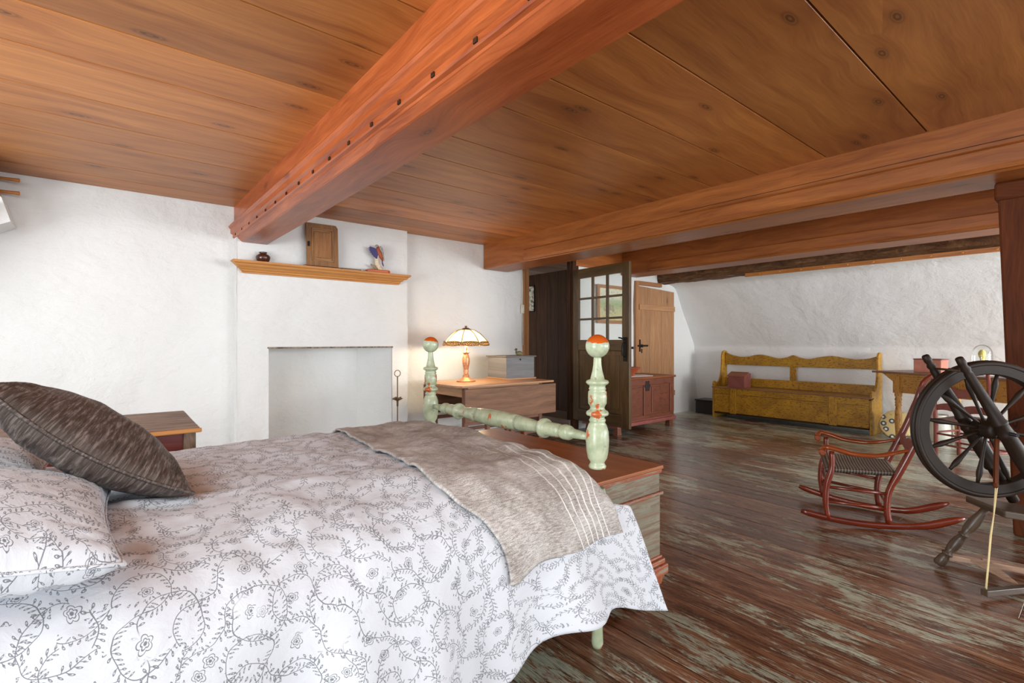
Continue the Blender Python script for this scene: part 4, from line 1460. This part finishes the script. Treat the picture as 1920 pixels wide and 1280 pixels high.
for lo in (0, 1):
    pts = []
    for k in range(NP):
        for q in range(8):
            f = q / 8
            p = shade_ring(k, .255, 0).lerp(shade_ring(k + 1, .255, 0), f) * (1 + .05 * 4 * f * (1 - f))
            s_ = math.sin(PI * f) ** .5
            if lo:
                p = p * 1.035
            p.z = (.425 - .022 * s_) if lo else (.438 + .014 * s_)
            pts.append(p)
    pts.append(pts[0])
    MB().tube(pts, .0035, 6).build('rim_wire', 'brass', lp)
MB().lathe((0, 0, .575), (0, 0, 1), [(0, .07), (.008, .062), (.02, .045), (.028, .03), (.032, .012), (.038, .008), (.042, .016), (.048, .016), (.052, .004)], 20).build('cap_finial', 'brass', lp)
bulbm = G('lit_bulb')
bulbm.b.inputs['Emission Color'].default_value = (1, .82, .5, 1)
bulbm.b.inputs['Emission Strength'].default_value = 6
bulbm.fin('FFFFFF', .3)
for sx in (-1, 1):
    bo = MB().ball((sx * .09, 0, .46), (.03, .026, .026)).build('bulb', bulbm.m, lp)
    MB().lathe((sx * .01, 0, .445), (sx, 0, .15), [(0, .012), (.05, .014)], 10).build('bulb_socket', 'brass', bo)
for i, sx in enumerate((-1, 1)):
    l = bpy.data.lights.new('lamp_bulb_light', 'POINT')
    l.energy = 11
    l.color = (1, .78, .48)
    l.shadow_soft_size = .035
    lo_ = bpy.data.objects.new('lamp_bulb_light', l)
    lo_.location = (3.16 + sx * .09, 4.66, TZ + .44)
    COL.objects.link(lo_)

c = thing('lidded_box', (3.86, 4.70, TZ), -.02, 'grey painted lidded wooden box on the gateleg table', 'box')
MB().box((-.215, -.17, .015), (.215, .20, .265), 0).build('box_body', 'greybox', c, .003)
MB().box((-.235, -.19, .265), (.235, .215, .28), 0).build('box_lid', wood('grey_brown_lid', '4E4640', '7A7068', .5), c, .004)
MB().box((-.232, -.185, 0), (.235, .21, .018), 0).build('base_board', 'gatetop', c, .004)
MB().tube([(-.02, -.174, .235), (-.005, -.18, .245), (-.005, -.178, .225)], .004, 6).build('clasp', 'iron', c)
c = thing('duck_decoy', (3.90, 4.62, TZ + .28), 0, 'small olive-brown carved duck sitting on the grey box', 'duck')
MB().ball((.01, 0, .027), (.05, .03, .028)).tube([(.05, 0, .03), (.068, 0, .032)], [.012, .004], 8).build('body', 'duck', c)
MB().tube([(-.03, 0, .03), (-.038, 0, .055), (-.036, 0, .07)], [.015, .011, .012], 10).ball((-.037, 0, .076), (.016, .013, .013)).build('head', plain('dark_olive', '4A4632', .5), c)
MB().tube([(-.048, 0, .074), (-.066, 0, .07)], [.006, .003], 8).build('bill', plain('dark_bill', '3A3426', .5), c)

# ------------------------------------------------------------------ red panelled chest
c = thing('panelled_chest', (5.46, 4.13, 0), 0, 'red-brown panelled chest with iron lock plate in front of the boarded door', 'chest')
x0, x1, y0, y1 = -.62, .59, -.25, .27
MB().box((x0, y0, .13), (x1, y1, .665), 0).build('body', 'redpaint', c, .003)
mb = MB()
fr = [(x0, .13, x1, .20), (x0, .585, x1, .665), (x0, .20, x0 + .09, .585), (x1 - .09, .20, x1, .585), (-.09, .20, .06, .585)]
for a, b_, d_, e_ in fr:
    mb.box((a, y0 - .014, b_), (d_, y0, e_))
mb.build('front_frame', 'redpaint', c, .005)
for (a, d_) in ((x0 + .09, -.09), (.06, x1 - .09)):
    MB().box((a + .03, y0 - .010, .225), (d_ - .03, y0, .56), 0).build('front_panel', 'redpaint', c, .006)
MB().box((x0 - .02, y0 - .035, .665), (x1 + .025, y1 + .01, .695), 0).build('lid', 'redlid', c, .008)
MB().box((x0 - .025, y0 - .035, .09), (x1 + .025, y1 + .02, .135), 0).box((x0 - .012, y0 - .022, .135), (x1 + .012, y1 + .01, .155), 0).build('base_moulding', 'pink', c, .008)
for sx in (x0 + .05, x1 - .05):
    for sy in (y0 + .03, y1 - .04):
        MB().hexa([(sx - .04, sy - .04, 0), (sx + .04, sy - .04, 0), (sx + .04, sy + .04, 0), (sx - .04, sy + .04, 0), (sx - .03, sy - .03, .10), (sx + .03, sy - .03, .10), (sx + .03, sy + .03, .10), (sx - .03, sy + .03, .10)], 2).build('foot', 'redpaint', c, .004)
mb = MB().prism([(.055 * math.cos(a) * (1 + .18 * math.cos(6 * a)), .065 * math.sin(a) * (1 + .18 * math.cos(6 * a))) for a in np.linspace(0, 2 * PI, 36, endpoint=False)], 0, .006, M=Matrix.Translation((-.015, y0 - .014, .575)) @ Matrix.Rotation(PI / 2, 4, 'X'))
mb.build('lock_plate', plain('grey_iron', '4A4240', .4, .7), c)
CT = .695
tag(MB().prism([(5.02, 3.98), (5.62, 3.90), (5.72, 4.08), (5.45, 4.3), (5.02, 4.3)], CT, CT + .004).build('lace_cloth', 'lace', None), 'white cloth lying on the panelled chest under the orange bowl', 'cloth')
c = thing('wooden_bowl', (5.33, 4.08, CT + .004), 0, 'flaring orange-red bowl on the panelled chest', 'bowl')
MB().lathe((0, 0, 0), (0, 0, 1), [(0, .06), (.01, .065), (.06, .11), (.11, .16), (.115, .162), (.115, .154), (.06, .10), (.02, .05)], 28).build('bowl_body', 'bowl', c)
c = thing('candlestick', (5.64, 4.33, CT), 0, 'thin dark candlestick behind the orange bowl', 'candlestick')
MB().lathe((0, 0, 0), (0, 0, 1), [(0, .035), (.01, .03), (.02, .012), (.12, .010), (.125, .016), (.17, .014), (.20, .008)], 14).build('stem', 'iron', c)

# ------------------------------------------------------------------ yellow settle
c = thing('settle_bench', (7.45, 2.935, 0), 0, 'long worn yellow settle bench with scalloped back under the sloping wall', 'bench')
yA, yB = -1.03, 1.03
xf_, xb_ = -.20, .21
# local x: front negative
arm = crom([(xb_, .06), (xb_, 1.0)], 1)
arm_poly = [(xf_ + .0, 0), (xf_ + .0, .50)] + crom([(xf_ + .0, .50), (-.17, .545), (-.10, .52), (-.02, .56), (.03, .66), (.055, .80), (.06, .93), (.09, .99), (.14, 1.01), (.20, 1.0)], 6)[1:] + [(xb_, 1.0), (xb_, 0)]
for yy in (yA, yB - .025):
    MB().prism(arm_poly[::-1], 0, .025, M=Matrix.Translation((0, yy + .025, 0)) @ Matrix.Rotation(PI / 2, 4, 'X'), grain=1).build('end_board', 'yellow', c, .004)
crest_b = [(yA + .02, .79), (yB - .02, .79)]
up = crom([(1.0, .985), (.90, .945), (.76, .915), (.62, .925), (.48, .955), (.34, .935), (.20, .905), (.08, .925), (0, .955), (-.08, .925), (-.2, .905), (-.34, .935), (-.48, .955), (-.62, .935), (-.76, .915), (-.90, .93), (-1.0, .965)], 4)
poly = [(-1.005, .79), (1.005, .79)] + up
MB().prism([(p[0], p[1]) for p in poly], 0, .022, M=Matrix.Translation((.135, 0, 0)) @ Matrix.Rotation(PI / 2, 4, 'Z') @ Matrix.Rotation(PI / 2, 4, 'X')).build('crest_rail', 'yellow', c, .005)
MB().box((.135, -1.005, .47), (.155, 1.005, .59), 1).build('lower_back_rail', 'yellow', c, .004)
MB().box((.137, -.045, .59), (.153, .045, .79), 2).build('back_stile', 'yellow', c, .004)
MB().box((xf_ + .0, -1.0, .445), (.20, 1.0, .462), 1).build('seat', 'yellow', c, .003)
MB().box((xf_ - .022, -1.025, .445), (xf_ + .0, 1.03, .463), 1).build('seat_edge', 'yellow_edge', c, .005)
mb = MB().box((xf_ + .0, -1.0, .36), (xf_ + .02, 1.0, .445), 1).box((xf_ + .0, -1.0, .085), (xf_ + .02, 1.0, .357), 1)
mb.build('front_board', 'yellow', c, .003)
for yy in (.70, -.61):
    MB().box((xf_ - .018, yy - .045, .075), (xf_, yy + .045, .445), 2).build('front_stile', 'yellow', c, .004)
MB().box((xf_ + .01, -1.0, .06), (.20, 1.0, .085), 1).build('bottom_board', 'darkwood', c, .002)
MB().tube([(xf_ - .005, -1.0, .43), (xf_ - .012, -1.035, .44), (xf_ - .01, -1.05, .46)], .005, 6).build('hook', 'iron', c)
# slant boxes
c = thing('slant_box', (7.36, 3.60, .463), 0, 'small faded pink slant-lid box on the seat of the yellow settle', 'box')
MB().prism([(-.10, 0), (.11, 0), (.11, .215), (.02, .215), (-.10, .165)], -.125, .125, M=Matrix.Rotation(PI / 2, 4, 'X')).build('box_body', 'pink', c, .004)
MB().hexa([(-.115, -.135, .164), (.025, -.135, .222), (.025, .135, .222), (-.115, .135, .164), (-.115, -.135, .176), (.025, -.135, .234), (.025, .135, .234), (-.115, .135, .176)], 1).build('box_lid', 'redlid', c, .003)
c = thing('black_box', (7.56, 4.17, 0), 0, 'low black wooden box on the floor left of the yellow settle', 'box')
MB().box((-.15, -.15, 0), (.13, .17, .20), 1).build('box_body', 'blackbox', c, .004)
MB().box((-.165, -.162, .20), (.14, .18, .222), 1).build('box_lid', 'blackbox', c, .005)

# ------------------------------------------------------------------ ochre table, turned about 27 degrees
A = Vector((6.70, 1.52, 0))
ang = math.atan2(-.89, -.45)       # local +X runs along the front towards the camera side
tt = thing('side_table', A, ang, 'flaking ochre table with turned legs and brown top beside the settle', 'table')
# local +X along the front; local +Y = to the back side
TW, TD, TT = 1.35, .83, .82
MB().box((-.27, -.05, TT - .022), (TW + .1, TD + .06, TT), 0).build('table_top', 'tabletop', tt, .004)
mb = MB().box((.03, -.012, TT - .225), (TW - .03, .012, TT - .022), 0).box((.03, TD - .01, TT - .225), (TW - .03, TD + .012, TT - .022), 0)
mb.box((-.012, .03, TT - .225), (.012, TD - .03, TT - .022), 1).box((TW - .012, .03, TT - .225), (TW + .012, TD - .03, TT - .022), 1)
mb.build('apron', 'tableyellow', tt, .003)
MB().box((.06, -.024, TT - .21), (.62, -.012, TT - .045), 0).build('drawer', 'tableyellow', tt, .004)
MB().lathe((.34, -.024, TT - .13), (0, -1, 0), [(0, .008), (.012, .010), (.02, .016), (.03, .014), (.034, .004)], 12).build('drawer_knob', 'gatedark', tt)
lprof = [(0, .020), (.02, .026), (.05, .03), (.08, .022), (.095, .02), (.11, .032), (.13, .024), (.15, .026), (.28, .034), (.38, .030), (.44, .024), (.45, .031), (.465, .031), (.47, .025), (.48, .031), (.495, .031), (.50, .025), (.51, .032), (.53, .032), (.54, .026), (.56, .034), (.595, .034)]
for lx in (0, TW):
    for ly in (0, TD):
        o = MB().lathe((lx, ly, 0), (0, 0, 1), lprof, 18, .5).box((lx - .034, ly - .034, .59), (lx + .034, ly + .034, TT - .022), 2, .5).build('leg', 'tableyellow', tt)
MB().prism([(-.18, 0), (-.034, -.10), (-.034, 0)], -.012, .012, M=Matrix.Translation((0, 0, TT - .022)) @ Matrix.Rotation(PI / 2, 4, 'X')).build('leaf_bracket', 'tableyellow', tt, .003)


def on_table(lx, ly, z=TT):
    return tt.matrix_basis @ Vector((lx, ly, z))


Mt = Matrix.Translation(A) @ Matrix.Rotation(ang, 4, 'Z')


def tloc(lx, ly, z=TT):
    return tuple(Mt @ Vector((lx, ly, z)))


c = thing('salmon_box', tloc(.15, .25), ang + .3, 'small salmon-pink slant-lid box on the ochre table', 'box')
MB().prism([(-.12, 0), (.12, 0), (.12, .135), (-.12, .135)], -.09, .09, M=Matrix.Rotation(PI / 2, 4, 'X')).build('box_body', 'salmon', c, .004)
MB().box((-.125, -.095, .135), (.125, .095, .146)).build('box_lid', 'pink', c, .003)
c = thing('glass_cloche', tloc(.585, .32), 0, 'clear glass dome over a small yellow figure on the ochre table', 'glass dome')
mb = MB().lathe((0, 0, 0), (0, 0, 1), [(0, .080), (.18, .080), (.23, .077), (.26, .066), (.285, .045), (.297, .022), (.30, .002)], 28, cap=False)
mb.build('dome', 'glass', c)
MB().lathe((0, 0, 0), (0, 0, 1), [(0, .076), (.012, .076), (.014, .06)], 24).build('dome_base', 'gatetop', c)
MB().tube([(0, 0, .013), (.005, 0, .09), (.0, 0, .16)], [.02, .016, .010], 10).ball((.0, 0, .205), (.036, .03, .045)).ball((.02, 0, .16), (.02, .02, .03)).build('figure', plain('yellow_chalk', 'D6C670', .6), c)
c = thing('open_book', tloc(.86, .12), ang, 'open white booklet lying on the ochre table', 'book')
MB().prism([(-.19, 0), (.19, 0), (.18, .012), (.08, .022), (0, .008), (-.08, .022), (-.18, .012)], -.12, .12, M=Matrix.Rotation(PI / 2, 4, 'X')).build('pages', 'white', c)
# under the table
c = thing('painted_round_box', (7.22, 1.66, .165), 0, 'ochre round box painted with dark flowers leaning under the ochre table', 'box')
mb = MB().lathe((0, 0, 0), (0, 0, 1), [(-.05, .16), (.03, .165), (.035, .165), (.055, .165), (.06, .158), (.062, .02), (.062, .001)], 36)
dr = Vector((-.90, -.33, .25)).normalized()
for i in range(len(mb.v)):
    pass
cu = []
for f in mb.f:
    for i in f:
        cu.append((mb.v[i].x, mb.v[i].y))
mb.uv = cu
o = mb.build('box_body', 'floral', c)
o.rotation_euler = dr.to_track_quat('Z', 'Y').to_euler()
c = thing('stoneware_crock', (7.46, 1.32, 0), 0, 'pale grey stoneware crock on the floor under the ochre table', 'crock')
MB().lathe((0, 0, 0), (0, 0, 1), [(0, .11), (.01, .12), (.10, .13), (.22, .125), (.27, .10), (.285, .085), (.30, .095), (.31, .09), (.30, .075), (.2, .1)], 28).build('crock_body', 'crock', c)

# ------------------------------------------------------------------ pink ladder-back chair facing the table
PL, PR = Vector((6.40, 1.15, 0)), Vector((6.185, .72, 0))
mid = (PL + PR) / 2
ang2 = math.atan2((PR - PL).y, (PR - PL).x)
c = thing('ladderback_chair', mid, ang2, 'faded pink ladder-back chair with rush seat facing the ochre table', 'chair')
hw = (PR - PL).length / 2
for sx in (-1, 1):
    MB().tube([(sx * hw, -.0, 0), (sx * hw, 0, .36), (sx * hw, -.02, .60), (sx * hw, -.05, .86)], [.017, .019, .018, .015], 12).ball((sx * hw, -.052, .875), (.017, .017, .022)).build('back_post', 'pink', c)
    MB().tube([(sx * (hw + .03), .34, 0), (sx * (hw + .03), .34, .40)], .019, 12).build('front_leg', 'pink', c)
    for zz in (.14, .25):
        MB().tube([(sx * hw, 0, zz), (sx * (hw + .03), .34, zz)], .010, 8).build('stretcher', 'pink', c)
for zz in (.12, .22):
    MB().tube([(-hw, 0, zz + .02), (hw, 0, zz + .02)], .010, 8).build('stretcher', 'pink', c)
    MB().tube([(-hw - .03, .34, zz), (hw + .03, .34, zz)], .010, 8).build('stretcher', 'pink', c)
for zz, yy in ((.45, -.008), (.61, -.024)):
    up = [(hw - .015 - 2 * (hw - .015) * i / 24, zz + .075 + .025 * abs(math.sin(2 * PI * i / 24 * 1.0))) for i in range(25)]
    lo = [(-hw + .015 + 2 * (hw - .015) * i / 24, zz + .02 - .022 * math.sin(PI * i / 24) ** 2 + .02 * abs(math.sin(2 * PI * i / 24))) for i in range(25)]
    MB().prism(lo + up, -.006, .006, M=Matrix.Translation((0, yy, 0)) @ Matrix.Rotation(PI / 2, 4, 'X')).build('back_slat', 'pink', c, .002)
MB().hexa([(-hw, -.01, .36), (hw, -.01, .36), (hw + .03, .36, .375), (-hw - .03, .36, .375), (-hw, -.01, .39), (hw, -.01, .39), (hw + .03, .36, .405), (-hw - .03, .36, .405)]).build('seat', 'rush_pink', c, .012)

# ------------------------------------------------------------------ rocking chair
ra = math.atan2(.37, .93)
c = thing('rocking_chair', (3.82, 1.11, 0), ra, 'small glossy red rocking chair with woven seat and scrolled arms', 'rocking chair')
FH, RH, FY_, RY_ = .27, .19, .155, -.165
for sx in (-1, 1):
    def lx(y):
        return sx * (RH + (FH - RH) * (y - RY_) / (FY_ - RY_))
    pts = []
    for i in range(23):
        y = .30 - i * .0375
        z = .024 + .33 * (y + .10) ** 2 + (.04 * sms(-y, .3, .55))
        pts.append((lx(y) * 1.0 if y > -.3 else lx(-.3), y, z))
    R_ = [.014] + [.020] * 16 + [.022, .023, .024, .023, .019, .010]
    MB().tube(pts, R_, 8, flat=.62, up=(1, 0, 0)).build('rocker', 'rocker', c)
    MB().tube(crom([(sx * FH, FY_, .045), (sx * FH, FY_ + .012, .15), (sx * FH, FY_ + .005, .26), (sx * FH, FY_ - .02, .36), (sx * (FH - .0), FY_ - .02, .465)], 4), [.015] * 4 + [.018] * 4 + [.019] * 4 + [.016] * 4 + [.014], 10).build('front_leg', 'rocker', c)
    MB().tube(crom([(sx * RH, RY_ + .0, .04), (sx * RH, RY_ + .01, .13), (sx * RH, RY_ + .0, .24), (sx * RH, RY_ - .05, .36), (sx * RH, RY_ - .10, .48), (sx * RH, RY_ - .155, .62), (sx * RH, RY_ - .20, .76), (sx * RH, RY_ - .235, .88), (sx * RH, RY_ - .29, .945)], 3),
              [.018] * 8 + [.021] * 6 + [.019] * 4 + [.017] * 4 + [.015, .013, .008], 10, flat=1.2, up=(1, 0, 0)).build('back_post', 'rocker', c)
    ap = crom([(sx * (FH + .0), FY_ + .035, .468), (sx * (FH + .015), FY_ + .01, .492), (sx * (FH + .01), FY_ - .06, .478), (sx * (FH - .01), .02, .458), (sx * (RH + .04), -.10, .455), (sx * (RH + .01), -.19, .475), (sx * RH, -.27, .50)], 4)
    MB().tube(ap, [.020] * 4 + [.026] * 4 + [.028] * 4 + [.026] * 4 + [.021] * 4 + [.017] * 4 + [.014], 10, flat=.6, up=(0, 0, 1)).lathe((sx * (FH - .024), FY_ + .03, .455), (sx, 0, 0), [(0, .014), (.004, .021), (.044, .021), (.048, .014)], 14).build('armrest', 'arm', c)
    for zz in (.13, .22):
        MB().tube([(sx * FH, FY_, zz + .02), (sx * RH, RY_, zz)], .0095, 8).build('stretcher', 'rocker', c)
for zz in (.12, .21):
    MB().tube([(-FH, FY_, zz + .02), (FH, FY_, zz + .02)], .0095, 8).build('stretcher', 'rocker', c)
MB().tube([(-RH, RY_, .14), (RH, RY_, .14)], .0095, 8).build('stretcher', 'rocker', c)
for zz, yy, hh in ((.50, RY_ - .115, .07), (.66, RY_ - .165, .06), (.815, RY_ - .215, .07)):
    n = 20
    up = [(RH - 2 * RH * i / n, zz + hh / 2 + .02 * math.sin(2 * PI * i / n) ** 2) for i in range(n + 1)]
    lo = [(-RH + 2 * RH * i / n, zz - hh / 2 + .018 * math.sin(2 * PI * i / n) ** 2) for i in range(n + 1)]
    MB().prism(lo + up, -.006, .006, M=Matrix.Translation((0, yy, 0)) @ Matrix.Rotation(PI / 2, 4, 'X') @ Matrix.Rotation(0, 4, 'X')).build('back_slat', 'pink', c, .002)
mb = MB()


def seatf(a, b):
    y = FY_ + .02 + (RY_ - .05 - FY_ - .02) * b
    hw_ = (FH + .005) + (RH - FH) * b
    x = (a * 2 - 1) * hw_
    e = min(a, 1 - a, b, 1 - b)
    return (x, y, .362 - .012 * math.sin(PI * a) * math.sin(PI * b) - .012 * (1 - sms(e, 0, .06)))


mb.grid(seatf, 24, 24, lambda a, b: (a * .5, b * .4), flip=True)
o = mb.build('seat', 'rush_dark', c)
sd = o.modifiers.new('t', 'SOLIDIFY')
sd.thickness = .02
sd.offset = -1

# ------------------------------------------------------------------ spinning wheel
wa = math.atan2(-.737, .677)
c = thing('spinning_wheel', (3.29, .40, 0), wa, 'dark old spinning wheel with turned spokes and treadle at the right', 'spinning wheel')
# local: x along the wheel plane (right), y away from the camera, z up ; hub at z .729
HZ, RO = .729, .331
mb = MB()
rp = [(.262, -.018), (.266, -.022), (.306, -.0235), (.3075, -.0215), (.309, -.025), (.318, -.026), (.325, -.022), (.328, -.014), (.322, -.009), (.331, -.004), (.331, .004), (.322, .009), (.328, .014), (.325, .022), (.318, .026), (.270, .024), (.262, .020)]
NS = 72
vs, fs, uvs = [], [], []
n = len(rp)
for i in range(NS):
    a = 2 * PI * i / NS
    for r, y in rp:
        vs.append((r * math.cos(a), y, HZ + r * math.sin(a)))
for i in range(NS):
    j = (i + 1) % NS
    for k in range(n):
        l = (k + 1) % n
        fs.append((i * n + k, j * n + k, j * n + l, i * n + l))
        uvs.append([(i * .029, k * .012), (i * .029 + .029, k * .012), (i * .029 + .029, k * .012 + .012), (i * .029, k * .012 + .012)])
mb.add(vs, fs, uvs, .5, False)
mb.build('wheel_rim', 'wheel', c, .002)
MB().lathe((0, -.065, HZ), (0, 1, 0), [(0, .012), (.0, .034), (.02, .041), (.045, .036), (.055, .042), (.075, .042), (.085, .036), (.11, .041), (.13, .034), (.13, .012)], 24).build('hub', 'wheel', c)
MB().lathe((0, -.17, HZ), (0, 1, 0), [(0, .008), (.34, .008)], 10).build('axle', 'iron', c)
for k in range(12):
    a = math.radians(21 + 30 * k)
    d = Vector((math.cos(a), 0, math.sin(a)))
    MB().lathe(Vector((0, 0, HZ)) + d * .035, d, [(0, .008), (.03, .007), (.10, .0075), (.15, .011), (.175, .0135), (.19, .0125), (.205, .009), (.232, .007)], 10).build('spoke', 'wheel', c)
# two leaning uprights in front of and behind the wheel
upp = [(0, .012), (.004, .016), (.03, .018), (.045, .014), (.06, .020), (.075, .015), (.085, .018), (.20, .021), (.33, .027), (.335, .031), (.345, .031), (.35, .027), (.39, .031), (.40, .035), (.41, .030), (.50, .034), (.60, .030), (.605, .034), (.615, .034), (.62, .027), (.80, .022)]
tf = Vector((-.191, -.10, 1.075))
bf = Vector((.21, -.10, .36))
tb = Vector((-.21, .10, 1.08))
bb = Vector((.19, .10, .36))
for tp, bo_ in ((tf, bf), (tb, bb)):
    dd = (bo_ - tp)
    Ld = dd.length
    MB().lathe(tp, dd, [(h * Ld / .80, r) for h, r in upp], 18).build('upright', 'wheel', c)
q0 = tf + (bf - tf).normalized() * .075
q1 = tb + (bb - tb).normalized() * .075
MB().lathe(q0, q1 - q0, [(0, .010), (.02, .006), (.06, .006), (.10, .010), (.11, .006), (.20, .005)], 10).build('spindle', 'wheelleg', c)
# bench board carried by three legs
MB().hexa([(.0, -.10, .335), (.62, -.10, .25), (.62, .14, .25), (.0, .14, .335), (.0, -.10, .368), (.62, -.10, .283), (.62, .14, .283), (.0, .14, .368)], 0).build('bench', 'wheelleg', c, .006)


def wl(x, y, z=0):
    p = Vector((x - 3.29, y - .40, 0))
    ex, ey = Vector((.6765, -.7365, 0)), Vector((.7365, .6765, 0))
    return (p.dot(ex), p.dot(ey), z)


f1 = Vector(wl(3.30, .585, .012))
t1 = Vector((.05, .06, .345))
dd = t1 - f1
legp = [(0, .018), (.01, .025), (.05, .023), (.07, .017), (.075, .024), (.083, .024), (.09, .016), (.12, .023), (.15, .025), (.18, .022), (.205, .016), (.21, .022), (.218, .022), (.225, .016), (.26, .024), (.30, .026), (.36, .018), (.42, .014)]
for q0, q1 in ((f1, t1), (Vector((.68, -.10, .012)), Vector((.50, -.04, .27))), (Vector((.58, .26, .012)), Vector((.45, .08, .29)))):
    dd = q1 - q0
    MB().lathe(q0, dd, [(h * dd.length / .42, r) for h, r in legp], 18).build('leg', 'wheelleg', c)
# treadle
ax0, ax1 = Vector(wl(3.385, .575, .035)), Vector((.50, .02, .035))
MB().bar(wl(3.385, .575, .035), wl(3.437, .437, .035), .032, .03, w2=(.04, .022)).bar(wl(3.437, .437, .035), wl(3.50, .22, .03), .035, .03).build('treadle_bar', 'treadle', c, .003)
MB().hexa([wl(3.40, .475, .035), wl(3.27, .335, .028), wl(3.245, .29, .028), wl(3.44, .41, .035), wl(3.40, .475, .05), wl(3.27, .335, .042), wl(3.245, .29, .042), wl(3.44, .41, .05)], 1).build('foot_board', 'treadle', c, .002)
MB().bar(wl(3.035, .380, .03), wl(3.31, .22, .03), .03, .028).build('treadle_arm', 'wheelleg', c, .003)
MB().bar((-.022, -.085, HZ - .03), (-.036, -.10, .49), .016, .012, up=(0, 1, 0)).ball((-.037, -.10, .485), (.011, .011, .014)).build('footman', 'postwood', c)
e0 = Vector((-.037, -.10, .485))
e1 = Vector(wl(3.045, .375, .05))
mid_ = (e0 + e1) / 2
MB().tube([e0, e0.lerp(e1, .3) + Vector((.004, 0, 0)), mid_ + Vector((-.002, 0, 0)), e0.lerp(e1, .8), e1], .0028, 6).tube([e0 + Vector((.008, 0, 0)), mid_ + Vector((.004, .003, 0)), e1 + Vector((.003, 0, -.005))], .0026, 6).build('string', 'cord', c)
MB().tube([(.0, -.075, HZ), (-.022, -.08, HZ - .03)], .007, 8).build('crank', 'iron', c)
